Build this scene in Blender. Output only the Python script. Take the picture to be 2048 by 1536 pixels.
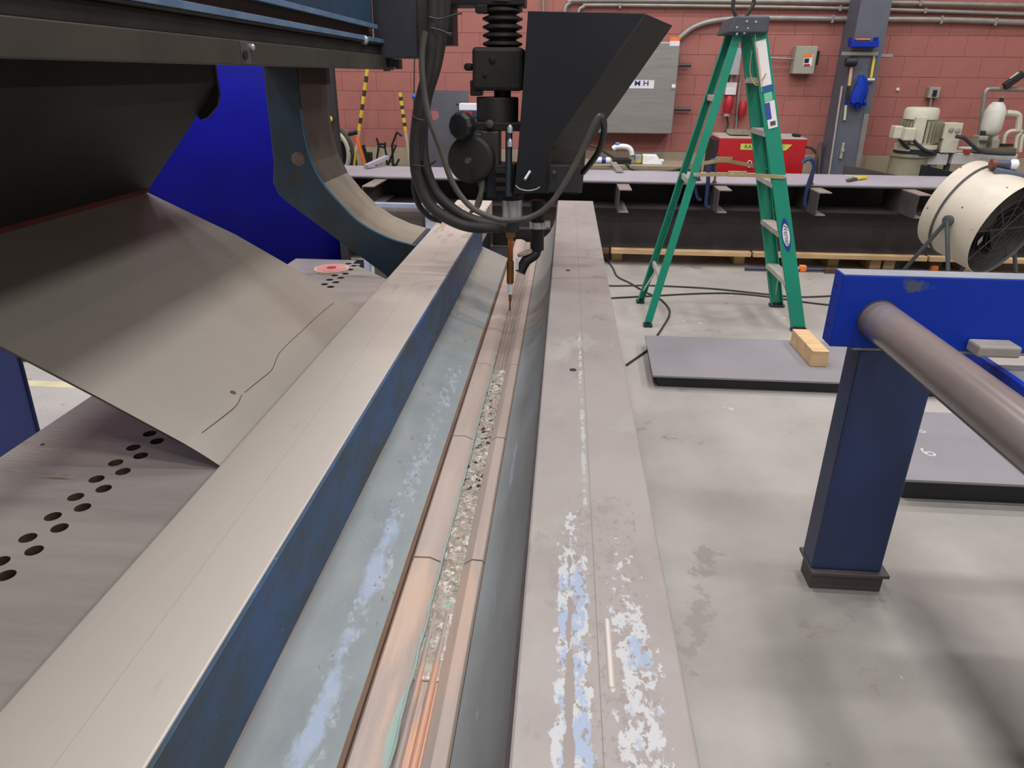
import bpy, bmesh, math, random
from mathutils import Vector, Matrix
random.seed(7)
for o in list(bpy.data.objects): bpy.data.objects.remove(o)
SC = bpy.context.scene
COL = SC.collection
PI = math.pi

# ------------------------------------------------------------------ camera
F, VX, VY, SL, H = 1400.0, 1138.0, 150.0, 0.010, 1.5
def _cd(px, py): return Vector(((px-1024)/F, -(py-768)/F, -1.0))
_Y = _cd(VX, VY).normalized()
_U = Vector((1, -SL, 0)).normalized().cross(_Y).normalized()
_X = _Y.cross(_U)
RW = Matrix((_X, _Y, _U))            # camera axes -> world
cam_d = bpy.data.cameras.new('camera'); cam = bpy.data.objects.new('camera', cam_d); COL.objects.link(cam)
cam_d.sensor_fit = 'HORIZONTAL'; cam_d.sensor_width = 36.0; cam_d.lens = F/2048*36.0
cam_d.clip_start = 0.02; cam_d.clip_end = 80
cam.matrix_world = Matrix.Translation((0, 0, H)) @ RW.to_4x4()
SC.camera = cam
CP = Vector((0, 0, H))
def at(px, py, x=None, y=None, z=None):
    """world point seen at a photo pixel, on the plane x= / y= / z="""
    d = RW @ _cd(px, py)
    if x is not None: return CP + d*(x/d.x)
    if y is not None: return CP + d*(y/d.y)
    return CP + d*((z-H)/d.z)

# ------------------------------------------------------------------ light, exposure
SC.view_settings.view_transform = 'Standard'
SC.view_settings.look = 'None'
SC.view_settings.gamma = 1
SC.view_settings.use_curve_mapping = False
SC.view_settings.exposure = 0.0
w = bpy.data.worlds.new('world'); SC.world = w; w.use_nodes = True
w.node_tree.nodes['Background'].inputs[0].default_value = (0.9, 0.95, 1.0, 1)
w.node_tree.nodes['Background'].inputs[1].default_value = 0.2
for lx in (-6.5, -3.7, -0.9, 1.9, 4.7):
    for ly in (-2.9, -0.6, 1.7, 4.0, 6.3):
        ld = bpy.data.lights.new('bay_light', 'AREA'); ld.shape = 'RECTANGLE'; ld.size = 0.9; ld.size_y = 0.26; ld.spread = math.radians(168)
        ld.energy = 57; ld.color = (0.985, 0.972, 1.0)
        lo = bpy.data.objects.new('bay_light', ld); COL.objects.link(lo); lo.location = (lx, ly, 6.1)

# ------------------------------------------------------------------ materials
def lin(c):
    return tuple(((v/255)/12.92 if v/255 <= .04045 else (((v/255)+.055)/1.055)**2.4) for v in c) + (1,)
_M = {}
def mat(name, c, c2=None, scale=6, rough=.5, metal=0, bump=0, stretch=(1, 1, 1), bscale=None, spots=None, contrast=.2, spec=None, rvar=0):
    """base colour c broken up by c2 with noise; spots = [(colour, scale, threshold, (x0,x1,y0,y1) or None)]"""
    if name in _M: return _M[name]
    m = bpy.data.materials.new(name); m.use_nodes = True; N = m.node_tree.nodes; L = m.node_tree.links
    b = N['Principled BSDF']; b.inputs['Roughness'].default_value = rough; b.inputs['Metallic'].default_value = metal
    if spec is not None: b.inputs['Specular IOR Level'].default_value = spec
    tc = N.new('ShaderNodeTexCoord'); mp = N.new('ShaderNodeMapping'); mp.inputs['Scale'].default_value = stretch
    L.new(tc.outputs['Object'], mp.inputs['Vector'])
    if c2 is None: c2 = tuple(v*.86 for v in c)
    n = N.new('ShaderNodeTexNoise'); n.inputs['Scale'].default_value = scale; n.inputs['Detail'].default_value = 6; n.inputs['Roughness'].default_value = .62
    L.new(mp.outputs[0], n.inputs['Vector'])
    r = N.new('ShaderNodeMapRange'); r.inputs[1].default_value = .5-contrast; r.inputs[2].default_value = .5+contrast
    L.new(n.outputs[0], r.inputs[0])
    mx = N.new('ShaderNodeMix'); mx.data_type = 'RGBA'; mx.inputs[6].default_value = lin(c); mx.inputs[7].default_value = lin(c2)
    L.new(r.outputs[0], mx.inputs[0]); out = mx.outputs[2]
    for sp_t in (spots or []):
        sc, ss, th, box = sp_t[:4]; soft_w = sp_t[4] if len(sp_t) > 4 else .025
        sn = N.new('ShaderNodeTexNoise'); sn.inputs['Scale'].default_value = ss; sn.inputs['Detail'].default_value = 7; sn.inputs['Roughness'].default_value = .65
        L.new(mp.outputs[0], sn.inputs['Vector'])
        val = sn.outputs[0]
        if box:
            sep = N.new('ShaderNodeSeparateXYZ'); L.new(tc.outputs['Object'], sep.inputs[0])
            for ax, (lo_, hi_, soft) in box.items():
                o = sep.outputs['XYZ'.index(ax)]
                cen, half = (lo_+hi_)/2, (hi_-lo_)/2
                s1 = N.new('ShaderNodeMath'); s1.operation = 'SUBTRACT'; L.new(o, s1.inputs[0]); s1.inputs[1].default_value = cen
                s2 = N.new('ShaderNodeMath'); s2.operation = 'ABSOLUTE'; L.new(s1.outputs[0], s2.inputs[0])
                s3 = N.new('ShaderNodeMapRange'); s3.inputs[1].default_value = half-soft; s3.inputs[2].default_value = half+soft
                s3.inputs[3].default_value = 0; s3.inputs[4].default_value = -.5; L.new(s2.outputs[0], s3.inputs[0])
                ad = N.new('ShaderNodeMath'); ad.operation = 'ADD'; L.new(val, ad.inputs[0]); L.new(s3.outputs[0], ad.inputs[1]); val = ad.outputs[0]
        st = N.new('ShaderNodeMapRange'); st.inputs[1].default_value = th; st.inputs[2].default_value = th+soft_w; L.new(val, st.inputs[0])
        m2 = N.new('ShaderNodeMix'); m2.data_type = 'RGBA'; L.new(st.outputs[0], m2.inputs[0]); L.new(out, m2.inputs[6]); m2.inputs[7].default_value = lin(sc)
        out = m2.outputs[2]
    L.new(out, b.inputs['Base Color'])
    if rvar:
        rr = N.new('ShaderNodeMapRange'); rr.inputs[1].default_value = .3; rr.inputs[2].default_value = .7
        rr.inputs[3].default_value = max(.02, rough-rvar); rr.inputs[4].default_value = min(1, rough+rvar)
        L.new(n.outputs[0], rr.inputs[0]); L.new(rr.outputs[0], b.inputs['Roughness'])
    if bump:
        bn = N.new('ShaderNodeTexNoise'); bn.inputs['Scale'].default_value = bscale or scale*6; bn.inputs['Detail'].default_value = 4
        L.new(mp.outputs[0], bn.inputs['Vector'])
        bp = N.new('ShaderNodeBump'); bp.inputs['Strength'].default_value = bump; bp.inputs['Distance'].default_value = .01
        L.new(bn.outputs[0], bp.inputs['Height']); L.new(bp.outputs[0], b.inputs['Normal'])
    _M[name] = m
    return m
floor_m = mat('polished_concrete', (168, 163, 155), (140, 135, 128), 1.5, .45, bump=.05, rvar=.1,
              spots=[((136, 129, 120), 3.2, .63, None), ((126, 120, 112), 9, .70, None), ((180, 176, 168), 6, .68, None)])
red_m = mat('brick_red_paint', (165, 103, 93), (156, 96, 87), 3, .6, bump=.25, bscale=90)
beige_m = mat('beige_wall_paint', (162, 148, 124), (148, 134, 112), 3, .6, bump=.25, bscale=90)
mortar_m = mat('painted_mortar', (160, 102, 94), (150, 94, 86), 8, .8)
mortarb_m = mat('painted_mortar_beige', (152, 138, 116), None, 8, .8)
wallw_m = mat('off_white_wall', (205, 203, 198), None, 1, .8)
ceil_m = mat('ceiling_deck', (190, 190, 188), None, 1, .8)
navy_m = mat('dark_navy_paint', (34, 36, 42), (26, 28, 33), 7, .55, spec=.25)
black_m = mat('black_paint', (26, 26, 28), (40, 38, 34), 6, .5, spec=.25)
soot_m = mat('sooty_steel', (42, 40, 36), (26, 25, 24), 5, .6, spec=.25, bump=.2, bscale=40)
rubber_m = mat('black_rubber', (36, 35, 34), (50, 47, 42), 9, .6)
grey_rub_m = mat('grey_cable_jacket', (84, 80, 74), (64, 61, 56), 9, .6)
bar_l_m = mat('ground_steel_left', (188, 180, 169), (177, 168, 158), 1.6, .45, .15, bump=.03, stretch=(3, .5, 1), rvar=.1,
              spots=[((166, 154, 140), 5, .60, None, .12), ((214, 210, 204), 60, .735, None), ((140, 146, 140), 9, .72, {'X': (-.52, -.46, .05), 'Y': (.2, 2.6, .3)}), ((160, 150, 134), 3.5, .53, {'Y': (2.5, 5, .5)})])
bar_r_m = mat('ground_steel_right', (150, 143, 137), (130, 121, 116), 2.6, .5, .1, bump=.04, stretch=(1.6, 1, 1), rvar=.12,
              spots=[((144, 140, 131), 5, .56, {'Y': (.3, 2.4, .5)}, .1), ((124, 114, 111), 9, .60, None, .12),
                     ((170, 171, 172), 34, .46, {'X': (.002, .061, .012), 'Y': (.2, 1.06, .22)}),
                     ((140, 153, 172), 24, .475, {'X': (.006, .059, .012), 'Y': (.2, .98, .2)}, .06),
                     ((170, 170, 169), 34, .46, {'X': (.066, .147, .026), 'Y': (.2, .98, .26)}),
                     ((140, 153, 172), 18, .52, {'X': (.066, .140, .014), 'Y': (.2, .86, .2)}, .06),
                     ((132, 122, 115), 14, .40, {'X': (.019, .036, .008), 'Y': (.3, .88, .05)}),
                     ((132, 122, 115), 60, .555, {'X': (.0, .15, .02), 'Y': (.2, 1.1, .1)}),
                     ((160, 162, 157), 30, .47, {'X': (.046, .0625, .006), 'Y': (.9, 1.9, .12)}, .06)])
blue_old_m = mat('worn_blue_paint', (46, 80, 120), (50, 66, 80), 12, .5, bump=.15, bscale=60, stretch=(1, .5, 1), contrast=.12, spots=[((58, 66, 70), 9, .54, None, .12), ((36, 40, 44), 16, .64, None, .08), ((130, 146, 160), 70, .69, None)])
blue_beam_m = mat('blue_machine_paint', (36, 66, 90), (32, 46, 58), 4, .5, spots=[((62, 50, 42), 3, .6, None)])
pale_edge_m = mat('pale_blue_edge', (98, 124, 152), (74, 98, 122), 14, .5, spots=[((120, 84, 70), 20, .66, None)])
rust_m = mat('rusty_brown_steel', (74, 60, 52), (50, 40, 36), 5, .7, stretch=(1, .4, 1))
yoke_m = mat('yoke_teal_paint', (30, 56, 74), (34, 39, 44), 7, .5, bump=.1, spots=[((54, 44, 34), 4.5, .60, None), ((120, 104, 92), 11, .73, None)])
dust_m = mat('dusty_tan_steel', (140, 130, 113), (116, 107, 92), 5, .7)
slope_l_m = mat('grey_green_slope', (132, 137, 136), (114, 121, 123), 9, .7, bump=.1, stretch=(1.2, .6, 1), bscale=70, spec=.3,
                spots=[((140, 152, 168), 12, .41, {'X': (-.350, -.290, .03), 'Y': (.2, 1.7, .3)}, .13), ((150, 156, 165), 60, .51, {'X': (-.350, -.28, .02), 'Y': (.4, 2.2, .2)}, .14), ((118, 104, 92), 30, .64, None), ((154, 158, 160), 90, .67, None), ((138, 132, 123), 4, .40, {'Y': (2.1, 3.8, .35)}, .15)])
slope_r_m = mat('grey_steel_slope', (138, 142, 142), (122, 122, 120), 7, .65, bump=.05, stretch=(2, .4, 1), spec=.3,
                spots=[((144, 153, 164), 8, .53, {'X': (-.11, -.08, .015), 'Y': (.2, 2.2, .3)}), ((136, 130, 122), 4, .40, {'Y': (2.1, 4.2, .35)}, .15)])
copper_m = mat('dull_copper', (170, 153, 142), (152, 138, 129), 6, .5, .05, bump=.05, stretch=(3, .3, 1), rvar=.08,
               spots=[((178, 153, 135), 4, .46, {'Y': (.2, 1.2, .2)}, .1), ((142, 164, 152), 16, .40, {'X': (-.223, -.205, .005), 'Y': (.3, 1.0, .2)}, .06)])
brightcop_m = mat('bright_copper_groove', (160, 144, 132), (138, 128, 122), 9, .42, .1, stretch=(4, .3, 1), bump=.1,
               spots=[((190, 142, 116), 8, .46, {'Y': (.1, .90, .08)}, .08)])
slag_m = mat('spatter_crust', (184, 172, 156), (134, 126, 116), 50, .8, bump=.9, bscale=60, spots=[((206, 200, 190), 70, .56, None), ((160, 124, 104), 40, .60, None), ((34, 40, 42), 55, .55, {'Y': (1.25, 2.05, .1)}), ((60, 56, 50), 60, .64, None), ((150, 176, 164), 20, .62, None)])
verdigris_m = mat('verdigris', (152, 172, 166), (140, 152, 146), 30, .8, bump=.4, stretch=(1, .3, 1))
plate_m = mat('brushed_steel_table', (190, 181, 172), (158, 149, 142), 3.0, .36, .25, bump=.06, stretch=(.5, 4, 1), rvar=.1,
              spots=[((140, 112, 88), 2, .66, None)], bscale=30)
hole_m = mat('hole_wall_steel', (96, 80, 62), (52, 44, 38), 30, .6, .3)
sheet_m = mat('mild_steel_sheet', (172, 164, 152), (156, 149, 138), 1.6, .42, .15, bump=.015, rvar=.08, spots=[((126, 116, 98), 2.4, .70, None)])
sheetedge_m = mat('sheet_edge_dark', (96, 86, 74), (60, 54, 48), 20, .5, .3)
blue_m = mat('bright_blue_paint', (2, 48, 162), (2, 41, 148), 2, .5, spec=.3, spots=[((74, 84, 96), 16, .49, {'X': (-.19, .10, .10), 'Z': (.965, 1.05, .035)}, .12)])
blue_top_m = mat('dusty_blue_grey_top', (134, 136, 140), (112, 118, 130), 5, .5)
post_m = mat('dark_blue_post_paint', (38, 56, 100), (36, 46, 78), 3, .45, spots=[((64, 60, 70), 2.6, .66, None)])
mill_m = mat('mill_scale_steel', (92, 84, 82), (74, 68, 68), 5, .5, .3)
pipe_m = mat('steel_pipe_skin', (140, 131, 126), (118, 107, 103), 5, .2, .25, bump=.015, stretch=(1, .3, 1), rvar=.05)
fplate_m = mat('floor_plate_grey', (134, 131, 134), (124, 121, 124), 2, .5, .0, bump=.03)
wood_m = mat('raw_pine', (206, 176, 134), (182, 146, 102), 4, .7, stretch=(1, 6, 6), bump=.2)
woodx_m = mat('raw_pine_long', (200, 172, 130), (176, 140, 96), 4, .7, stretch=(1, 8, 8), bump=.2)
darkwood_m = mat('dark_timber', (104, 76, 50), (70, 52, 36), 4, .8, stretch=(1, 8, 8))
green_m = mat('green_fibreglass', (14, 138, 110), (12, 126, 100), 3, .45)
alu_m = mat('aluminium', (196, 190, 180), (172, 166, 158), 8, .42, .35, stretch=(8, 1, 1))
brace_m = mat('brass_tinted_brace', (196, 178, 136), (164, 146, 106), 8, .4, .5)
cap_m = mat('ladder_cap_plastic', (44, 48, 56), (62, 66, 72), 6, .6)
white_m = mat('white_print', (226, 224, 220), (206, 206, 206), 10, .5)
whitep_m = mat('white_plastic', (236, 238, 242), None, 6, .4)
inkblue_m = mat('blue_ink', (30, 52, 138), None, 6, .5)
inkblack_m = mat('black_ink', (30, 32, 36), None, 6, .5)
orange_m = mat('orange_paint', (224, 104, 40), (236, 128, 60), 9, .5)
yellow_m = mat('yellow_paint', (222, 196, 60), (206, 180, 50), 9, .5)
redp_m = mat('red_enamel', (178, 18, 28), (164, 16, 24), 3, .4)
redplug_m = mat('red_plug_plastic', (178, 34, 44), None, 6, .45)
pink_m = mat('red_abrasive_disc', (218, 150, 146), (200, 122, 120), 7, .7)
pinkedge_m = mat('pale_disc_edge', (214, 190, 176), None, 7, .7)
ssteel_m = mat('brushed_stainless', (156, 152, 148), (140, 136, 132), 3, .33, .35, stretch=(1, 1, 12), bump=.02, bscale=40)
galv_m = mat('galvanised_conduit', (160, 156, 148), (136, 132, 124), 7, .45, .4)
greybox_m = mat('grey_box_paint', (158, 156, 142), (146, 144, 130), 5, .5)
column_m = mat('column_grey_paint', (94, 98, 108), (84, 88, 98), 3, .55)
beige_mach_m = mat('beige_machine_paint', (206, 202, 182), (186, 182, 160), 5, .5, spots=[((120, 106, 80), 8, .70, None)])
tank_m = mat('tank_grey_green', (150, 146, 122), (120, 114, 94), 5, .6)
fan_m = mat('cream_fan_drum', (198, 189, 173), (180, 170, 152), 3, .42, spots=[((120, 104, 84), 5, .72, None)])
fanin_m = mat('fan_inside', (70, 66, 62), (50, 48, 46), 5, .6)
dgreen_m = mat('dark_grey_tube', (70, 76, 78), (54, 60, 62), 8, .5)
darkbeam_m = mat('dark_i_beam', (60, 52, 50), (44, 39, 38), 3, .55, .2)
tplate_m = mat('lavender_grey_steel', (168, 164, 172), (154, 150, 158), 2.5, .42, .0)
chan_m = mat('channel_steel', (158, 148, 140), (128, 118, 112), 5, .5, .2)
clamp_m = mat('blue_clamp_paint', (40, 54, 98), (30, 40, 72), 8, .4)
curtain_m = mat('blue_vinyl_curtain', (3, 5, 138), (1, 3, 106), 1.5, .55, spec=.15, stretch=(.6, 1, 2.2))
chrome_m = mat('bright_nozzle_steel', (196, 202, 204), (160, 166, 168), 8, .25, .45)
coptube_m = mat('copper_contact_tube', (176, 104, 64), (130, 84, 44), 14, .3, .6)
brass_m = mat('brass_nut', (136, 110, 60), None, 14, .35, .6)
board_m = mat('grey_board', (92, 92, 98), (84, 84, 90), 3, .6)
magenta_rub = mat('hydraulic_hose', (48, 56, 62), None, 8, .5)
chalk_m = mat('chalk_mark', (196, 196, 192), None, 30, .9)
lime_m = mat('lime_label', (196, 208, 92), None, 8, .5)
olive_m = mat('dark_olive_housing', (46, 44, 37), (31, 31, 28), 6, .6, spec=.25, bump=.1)

# ------------------------------------------------------------------ mesh helpers
def org(p):
    v = Vector((0, 0, 0))
    while p is not None: v = v + Vector(p.location); p = p.parent
    return v
def obj(name, bm, m, parent=None, smooth=False, bevel=0, seg=2, kind=None):
    o0 = org(parent)
    bmesh.ops.remove_doubles(bm, verts=bm.verts, dist=1e-6)
    bmesh.ops.recalc_face_normals(bm, faces=bm.faces)
    if parent is None:
        xs = [v.co for v in bm.verts]
        mn = [min(c[i] for c in xs) for i in range(3)]; mxx = [max(c[i] for c in xs) for i in range(3)]
        base = Vector(((mn[0]+mxx[0])/2, (mn[1]+mxx[1])/2, mn[2]))
    else: base = o0
    for v in bm.verts: v.co -= base
    me = bpy.data.meshes.new(name); bm.to_mesh(me); bm.free()
    for mm in (m if isinstance(m, (list, tuple)) else [m]): me.materials.append(mm)
    if smooth:
        for p in me.polygons: p.use_smooth = True
        if hasattr(me, 'set_sharp_from_angle'): me.set_sharp_from_angle(angle=math.radians(38))
    o = bpy.data.objects.new(name, me); COL.objects.link(o)
    if parent is None: o.location = base
    else: o.parent = parent
    if bevel:
        b = o.modifiers.new('bevel', 'BEVEL'); b.width = bevel; b.segments = seg; b.limit_method = 'ANGLE'; b.angle_limit = math.radians(35)
    if kind: o['kind'] = kind
    return o
def tag(o, label, cat, group=None, kind=None):
    o['label'] = label; o['category'] = cat
    if group: o['group'] = group
    if kind: o['kind'] = kind
    return o
def thing(name, label, cat, loc, group=None):
    o = bpy.data.objects.new(name, None); COL.objects.link(o); o.location = loc; o.empty_display_size = .1
    return tag(o, label, cat, group)
def struct(o): o['kind'] = 'structure'; return o
def B(): return bmesh.new()
def box(bm, a, b, mi=0):
    x0, y0, z0 = [min(a[i], b[i]) for i in range(3)]; x1, y1, z1 = [max(a[i], b[i]) for i in range(3)]
    v = [bm.verts.new(p) for p in ((x0,y0,z0),(x1,y0,z0),(x1,y1,z0),(x0,y1,z0),(x0,y0,z1),(x1,y0,z1),(x1,y1,z1),(x0,y1,z1))]
    for f in ((0,3,2,1),(4,5,6,7),(0,1,5,4),(1,2,6,5),(2,3,7,6),(3,0,4,7)):
        bm.faces.new([v[i] for i in f]).material_index = mi
    return bm
def hexa(bm, pts, mi=0):
    v = [bm.verts.new(p) for p in pts]
    for f in ((0,3,2,1),(4,5,6,7),(0,1,5,4),(1,2,6,5),(2,3,7,6),(3,0,4,7)):
        bm.faces.new([v[i] for i in f]).material_index = mi
    return bm
def prism(bm, poly, d, mi=0):
    """poly: list of 3D points, d: extrusion vector"""
    d = Vector(d); a = [bm.verts.new(Vector(p)) for p in poly]; b = [bm.verts.new(Vector(p)+d) for p in poly]
    n = len(poly)
    bm.faces.new(a).material_index = mi; bm.faces.new(b[::-1]).material_index = mi
    for i in range(n): bm.faces.new((a[i], a[(i+1) % n], b[(i+1) % n], b[i])).material_index = mi
    return bm
def frame_of(d):
    d = Vector(d).normalized(); u = Vector((0, 0, 1)) if abs(d.z) < .9 else Vector((1, 0, 0))
    s = d.cross(u).normalized(); return d, s, s.cross(d).normalized()
def cyl(bm, a, b, r, r2=None, n=20, mi=0, cap=True):
    a, b = Vector(a), Vector(b); r2 = r if r2 is None else r2; d, s, u = frame_of(b-a)
    A = [bm.verts.new(a+(s*math.cos(2*PI*i/n)+u*math.sin(2*PI*i/n))*r) for i in range(n)]
    Bq = [bm.verts.new(b+(s*math.cos(2*PI*i/n)+u*math.sin(2*PI*i/n))*r2) for i in range(n)]
    for i in range(n): bm.faces.new((A[i], A[(i+1) % n], Bq[(i+1) % n], Bq[i])).material_index = mi
    if cap: bm.faces.new(A[::-1]).material_index = mi; bm.faces.new(Bq).material_index = mi
    return bm
def lathe(bm, a, axis, prof, n=28, mi=0):
    """prof: [(distance along axis, radius)]"""
    a = Vector(a); d, s, u = frame_of(axis); rings = []
    for (t, r) in prof:
        rings.append([bm.verts.new(a+d*t+(s*math.cos(2*PI*i/n)+u*math.sin(2*PI*i/n))*max(r, 1e-4)) for i in range(n)])
    for k in range(len(rings)-1):
        for i in range(n): bm.faces.new((rings[k][i], rings[k][(i+1) % n], rings[k+1][(i+1) % n], rings[k+1][i])).material_index = mi
    bm.faces.new(rings[0][::-1]).material_index = mi; bm.faces.new(rings[-1]).material_index = mi
    return bm
def smooth_path(pts, k=8):
    pts = [Vector(p) for p in pts]
    if len(pts) < 3: return pts
    P = [pts[0]*2-pts[1]] + pts + [pts[-1]*2-pts[-2]]; out = []
    for i in range(1, len(P)-2):
        for j in range(k):
            t = j/k; a, b, c, d = P[i-1], P[i], P[i+1], P[i+2]
            out.append(.5*((2*b)+(c-a)*t+(2*a-5*b+4*c-d)*t*t+(3*b-a-3*c+d)*t**3))
    out.append(pts[-1]); return out
def tube(bm, pts, r, n=10, k=8, smooth=True, mi=0):
    P = smooth_path(pts, k) if smooth else [Vector(p) for p in pts]
    rings = []; prev = None
    for i, p in enumerate(P):
        d = (P[min(i+1, len(P)-1)]-P[max(i-1, 0)]).normalized()
        if prev is None: _, s, u = frame_of(d)
        else: s = (prev-d*prev.dot(d)).normalized(); u = s.cross(d).normalized()
        prev = s
        rings.append([bm.verts.new(p+(s*math.cos(2*PI*j/n)+u*math.sin(2*PI*j/n))*r) for j in range(n)])
    for a, b in zip(rings, rings[1:]):
        for j in range(n): bm.faces.new((a[j], a[(j+1) % n], b[(j+1) % n], b[j])).material_index = mi
    bm.faces.new(rings[0][::-1]).material_index = mi; bm.faces.new(rings[-1]).material_index = mi
    return bm
def bar(bm, a, b, wdt, hgt, up=(0, 0, 1), mi=0):
    """rectangular bar from a to b; wdt sideways, hgt along up"""
    a, b = Vector(a), Vector(b); d = (b-a).normalized(); s = d.cross(Vector(up)).normalized(); u = s.cross(d)
    o = [(-1, -1), (1, -1), (1, 1), (-1, 1)]
    return hexa(bm, [p+s*(i*wdt/2)+u*(j*hgt/2) for p in (a, b) for i, j in o], mi)
def pbox(bm, x0, y0, x1, y1, Y, dep, mi=0):
    """upright box whose front (plane Y) fills a photo rectangle; dep goes away from the camera"""
    cx, cy = (x0+x1)/2, (y0+y1)/2
    l, r, t, b = at(x0, cy, y=Y).x, at(x1, cy, y=Y).x, at(cx, y0, y=Y).z, at(cx, y1, y=Y).z
    return box(bm, (l, Y, b), (r, Y+dep, t), mi)
def text(name, s, m, parent, loc, rot, size, ext=.0006, sx=1.0, off=0):
    cu = bpy.data.curves.new(name, 'FONT'); cu.body = s; cu.size = size; cu.extrude = ext; cu.align_x = 'CENTER'; cu.align_y = 'CENTER'; cu.resolution_u = 3; cu.offset = off
    to = bpy.data.objects.new(name, cu); COL.objects.link(to)
    bpy.context.view_layer.update()
    me = bpy.data.meshes.new_from_object(to.evaluated_get(bpy.context.evaluated_depsgraph_get()))
    bpy.data.objects.remove(to)
    M = Matrix.Translation(Vector(loc)-org(parent)) @ rot.to_4x4() @ Matrix.Diagonal((sx, 1, 1, 1))
    me.transform(M); me.materials.clear(); me.materials.append(m)
    o = bpy.data.objects.new(name, me); COL.objects.link(o); o.parent = parent
    return o
FACE = Matrix(((1, 0, 0), (0, 0, -1), (0, 1, 0)))      # text facing -Y, upright

# ------------------------------------------------------------------ room
bm = B(); box(bm, (-9, -5, -.12), (9, 8.85, 0)); struct(obj('floor', bm, floor_m))
bm = B(); box(bm, (-9, -5, 6.5), (9, 8.85, 6.6)); struct(obj('ceiling', bm, ceil_m))
WY = 8.6; C0 = .70
bm = B(); box(bm, (-9, WY+.006, 0), (9, WY+.25, C0), 1); box(bm, (-9, WY+.006, C0), (9, WY+.25, 6.5), 0)
wall = struct(obj('wall_back', bm, [mortar_m, mortarb_m]))
for nm, a, b in (('wall_left', (-9.1, -5, 0), (-9, 8.85, 6.5)), ('wall_right', (9, -5, 0), (9.1, 8.85, 6.5)), ('wall_front', (-9, -5.1, 0), (9, -5, 6.5))):
    bm = B(); box(bm, a, b); struct(obj(nm, bm, wallw_m))
# concrete blocks laid in running bond; the ones in view are single parts
def block_mesh(nm, m):
    bm = B(); box(bm, (.0010, -.002, .0014), (.3990, .02, .2016)); me = bpy.data.meshes.new(nm)
    bmesh.ops.bevel(bm, geom=bm.edges[:], offset=.0015, segments=1, affect='EDGES')
    bm.to_mesh(me); bm.free(); me.materials.append(m); return me
mr, mb = block_mesh('block_red', red_m), block_mesh('block_beige', beige_m)
wl = wall.location
rest = B()
for row in range(-3, 29):
    z0 = C0 + row*.203
    if z0 < 0: continue
    for k in range(-23, 23):
        x0 = k*.4 + (.2 if row % 2 else 0)
        if x0 < -8.8 or x0 > 8.4: continue
        if row < 8 and -3.0 < x0 < 5.0 and row >= -3:
            o = bpy.data.objects.new('block', mb if row < 0 else mr); COL.objects.link(o); o.parent = wall
            o.location = Vector((x0, WY-.0015, z0)) - wl
        else:
            box(rest, (x0+.001, WY-.0035, z0+.0014), (x0+.399, WY+.008, z0+.2016), 1 if row < 0 else 0)
obj('block_courses', rest, [red_m, beige_m], wall, kind='stuff')
WF = WY-.0045      # wall face

# ------------------------------------------------------------------ welding bench
bench = thing('welding_bench', 'long seam-welding bench with grey clamp bars, copper-lined trough and dark overhead beam', 'machine', (0, 0, 0))
BZ = .85
YN, YF = .22, 4.06
def bx(name, a, b, m, parent=bench, bev=.004, **k):
    bm = B(); box(bm, a, b); return obj(name, bm, m, parent, bevel=bev, **k)
# left clamp bar: beige top, worn blue inner side
bm = B()
box(bm, (-.602, YN, .72), (-.404, 4.0, BZ), 0)
cl = obj('clamp_bar', bm, bar_l_m, bench, bevel=.003); cl['label'] = 'left clamp bar with a clean beige-grey top'
bm = B(); box(bm, (-.4045, YN, .695), (-.398, 3.45, BZ-.002)); o = obj('side_plate', bm, blue_old_m, bench, bevel=.001); o['label'] = 'worn blue inner face of the left bar'
bm = B(); box(bm, (-.035, YN, .70), (.163, YF, BZ)); cr = obj('clamp_bar', bm, bar_r_m, bench, bevel=.004); cr['label'] = 'right clamp bar with flaking pale blue paint near its front end'
for (px, py) in ((1136, 541), (1146, 740)):
    p = at(px, py, z=BZ); bm = B(); cyl(bm, (p.x, p.y, BZ-.002), (p.x, p.y, BZ+.0012), .0085, n=20); obj('bolt_hole', bm, inkblack_m, cr)
# scribed seam along the right bar, weld bead near the front
bm = B(); box(bm, (.0628, .35, BZ-.001), (.0636, 4.0, BZ+.0004)); obj('seam_line', bm, mat('faint_seam', (122, 114, 106)), cr)
p0, p1 = at(1213, 1235, z=BZ), at(1212, 1380, z=BZ)
bm = B(); lathe(bm, (p0.x, p1.y, BZ-.003), (0, 1, 0), [(0, .001), (.004, .0052), (p0.y-p1.y-.004, .0052), (p0.y-p1.y, .001)], n=12); obj('weld_bead', bm, bar_l_m, cr, smooth=True)
# scribed line on the left bar
bm = B(); box(bm, (-.498, YN, BZ-.001), (-.4975, 3.1, BZ+.0004)); obj('seam_line', bm, mat('grey_scribe', (164, 158, 147)), cl)
# sloped trough sides
bm = B(); n = 44; rnd = random.Random(3)
top, botm = [], []
for i in range(n+1):
    y = YN + (3.5-YN)*i/n
    top.append(Vector((-.403, y, .699+rnd.choice((0, 0, .004, -.003))))); botm.append(Vector((-.272, y, .645)))
V = [[bm.verts.new(v) for v in top], [bm.verts.new(v) for v in botm], [bm.verts.new(v-Vector((0, 0, .05))) for v in botm], [bm.verts.new(v-Vector((0, 0, .05))) for v in top]]
for r_ in range(4):
    for i in range(n): bm.faces.new((V[r_][i], V[r_][i+1], V[(r_+1) % 4][i+1], V[(r_+1) % 4][i]))
bm.faces.new([V[r_][0] for r_ in range(4)]); bm.faces.new([V[r_][n] for r_ in range(4)][::-1])
o = obj('trough_side', bm, slope_l_m, bench); o['label'] = 'left grey-green trough side with pale blue rub marks'
bm = B(); prism(bm, [(-.404, YN, .701), (-.397, YN, .7005), (-.397, YN, .6965), (-.404, YN, .697)], (0, 3.2, 0)); obj('edge_strip', bm, mat('tan_edge', (176, 156, 140)), bench)
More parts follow.
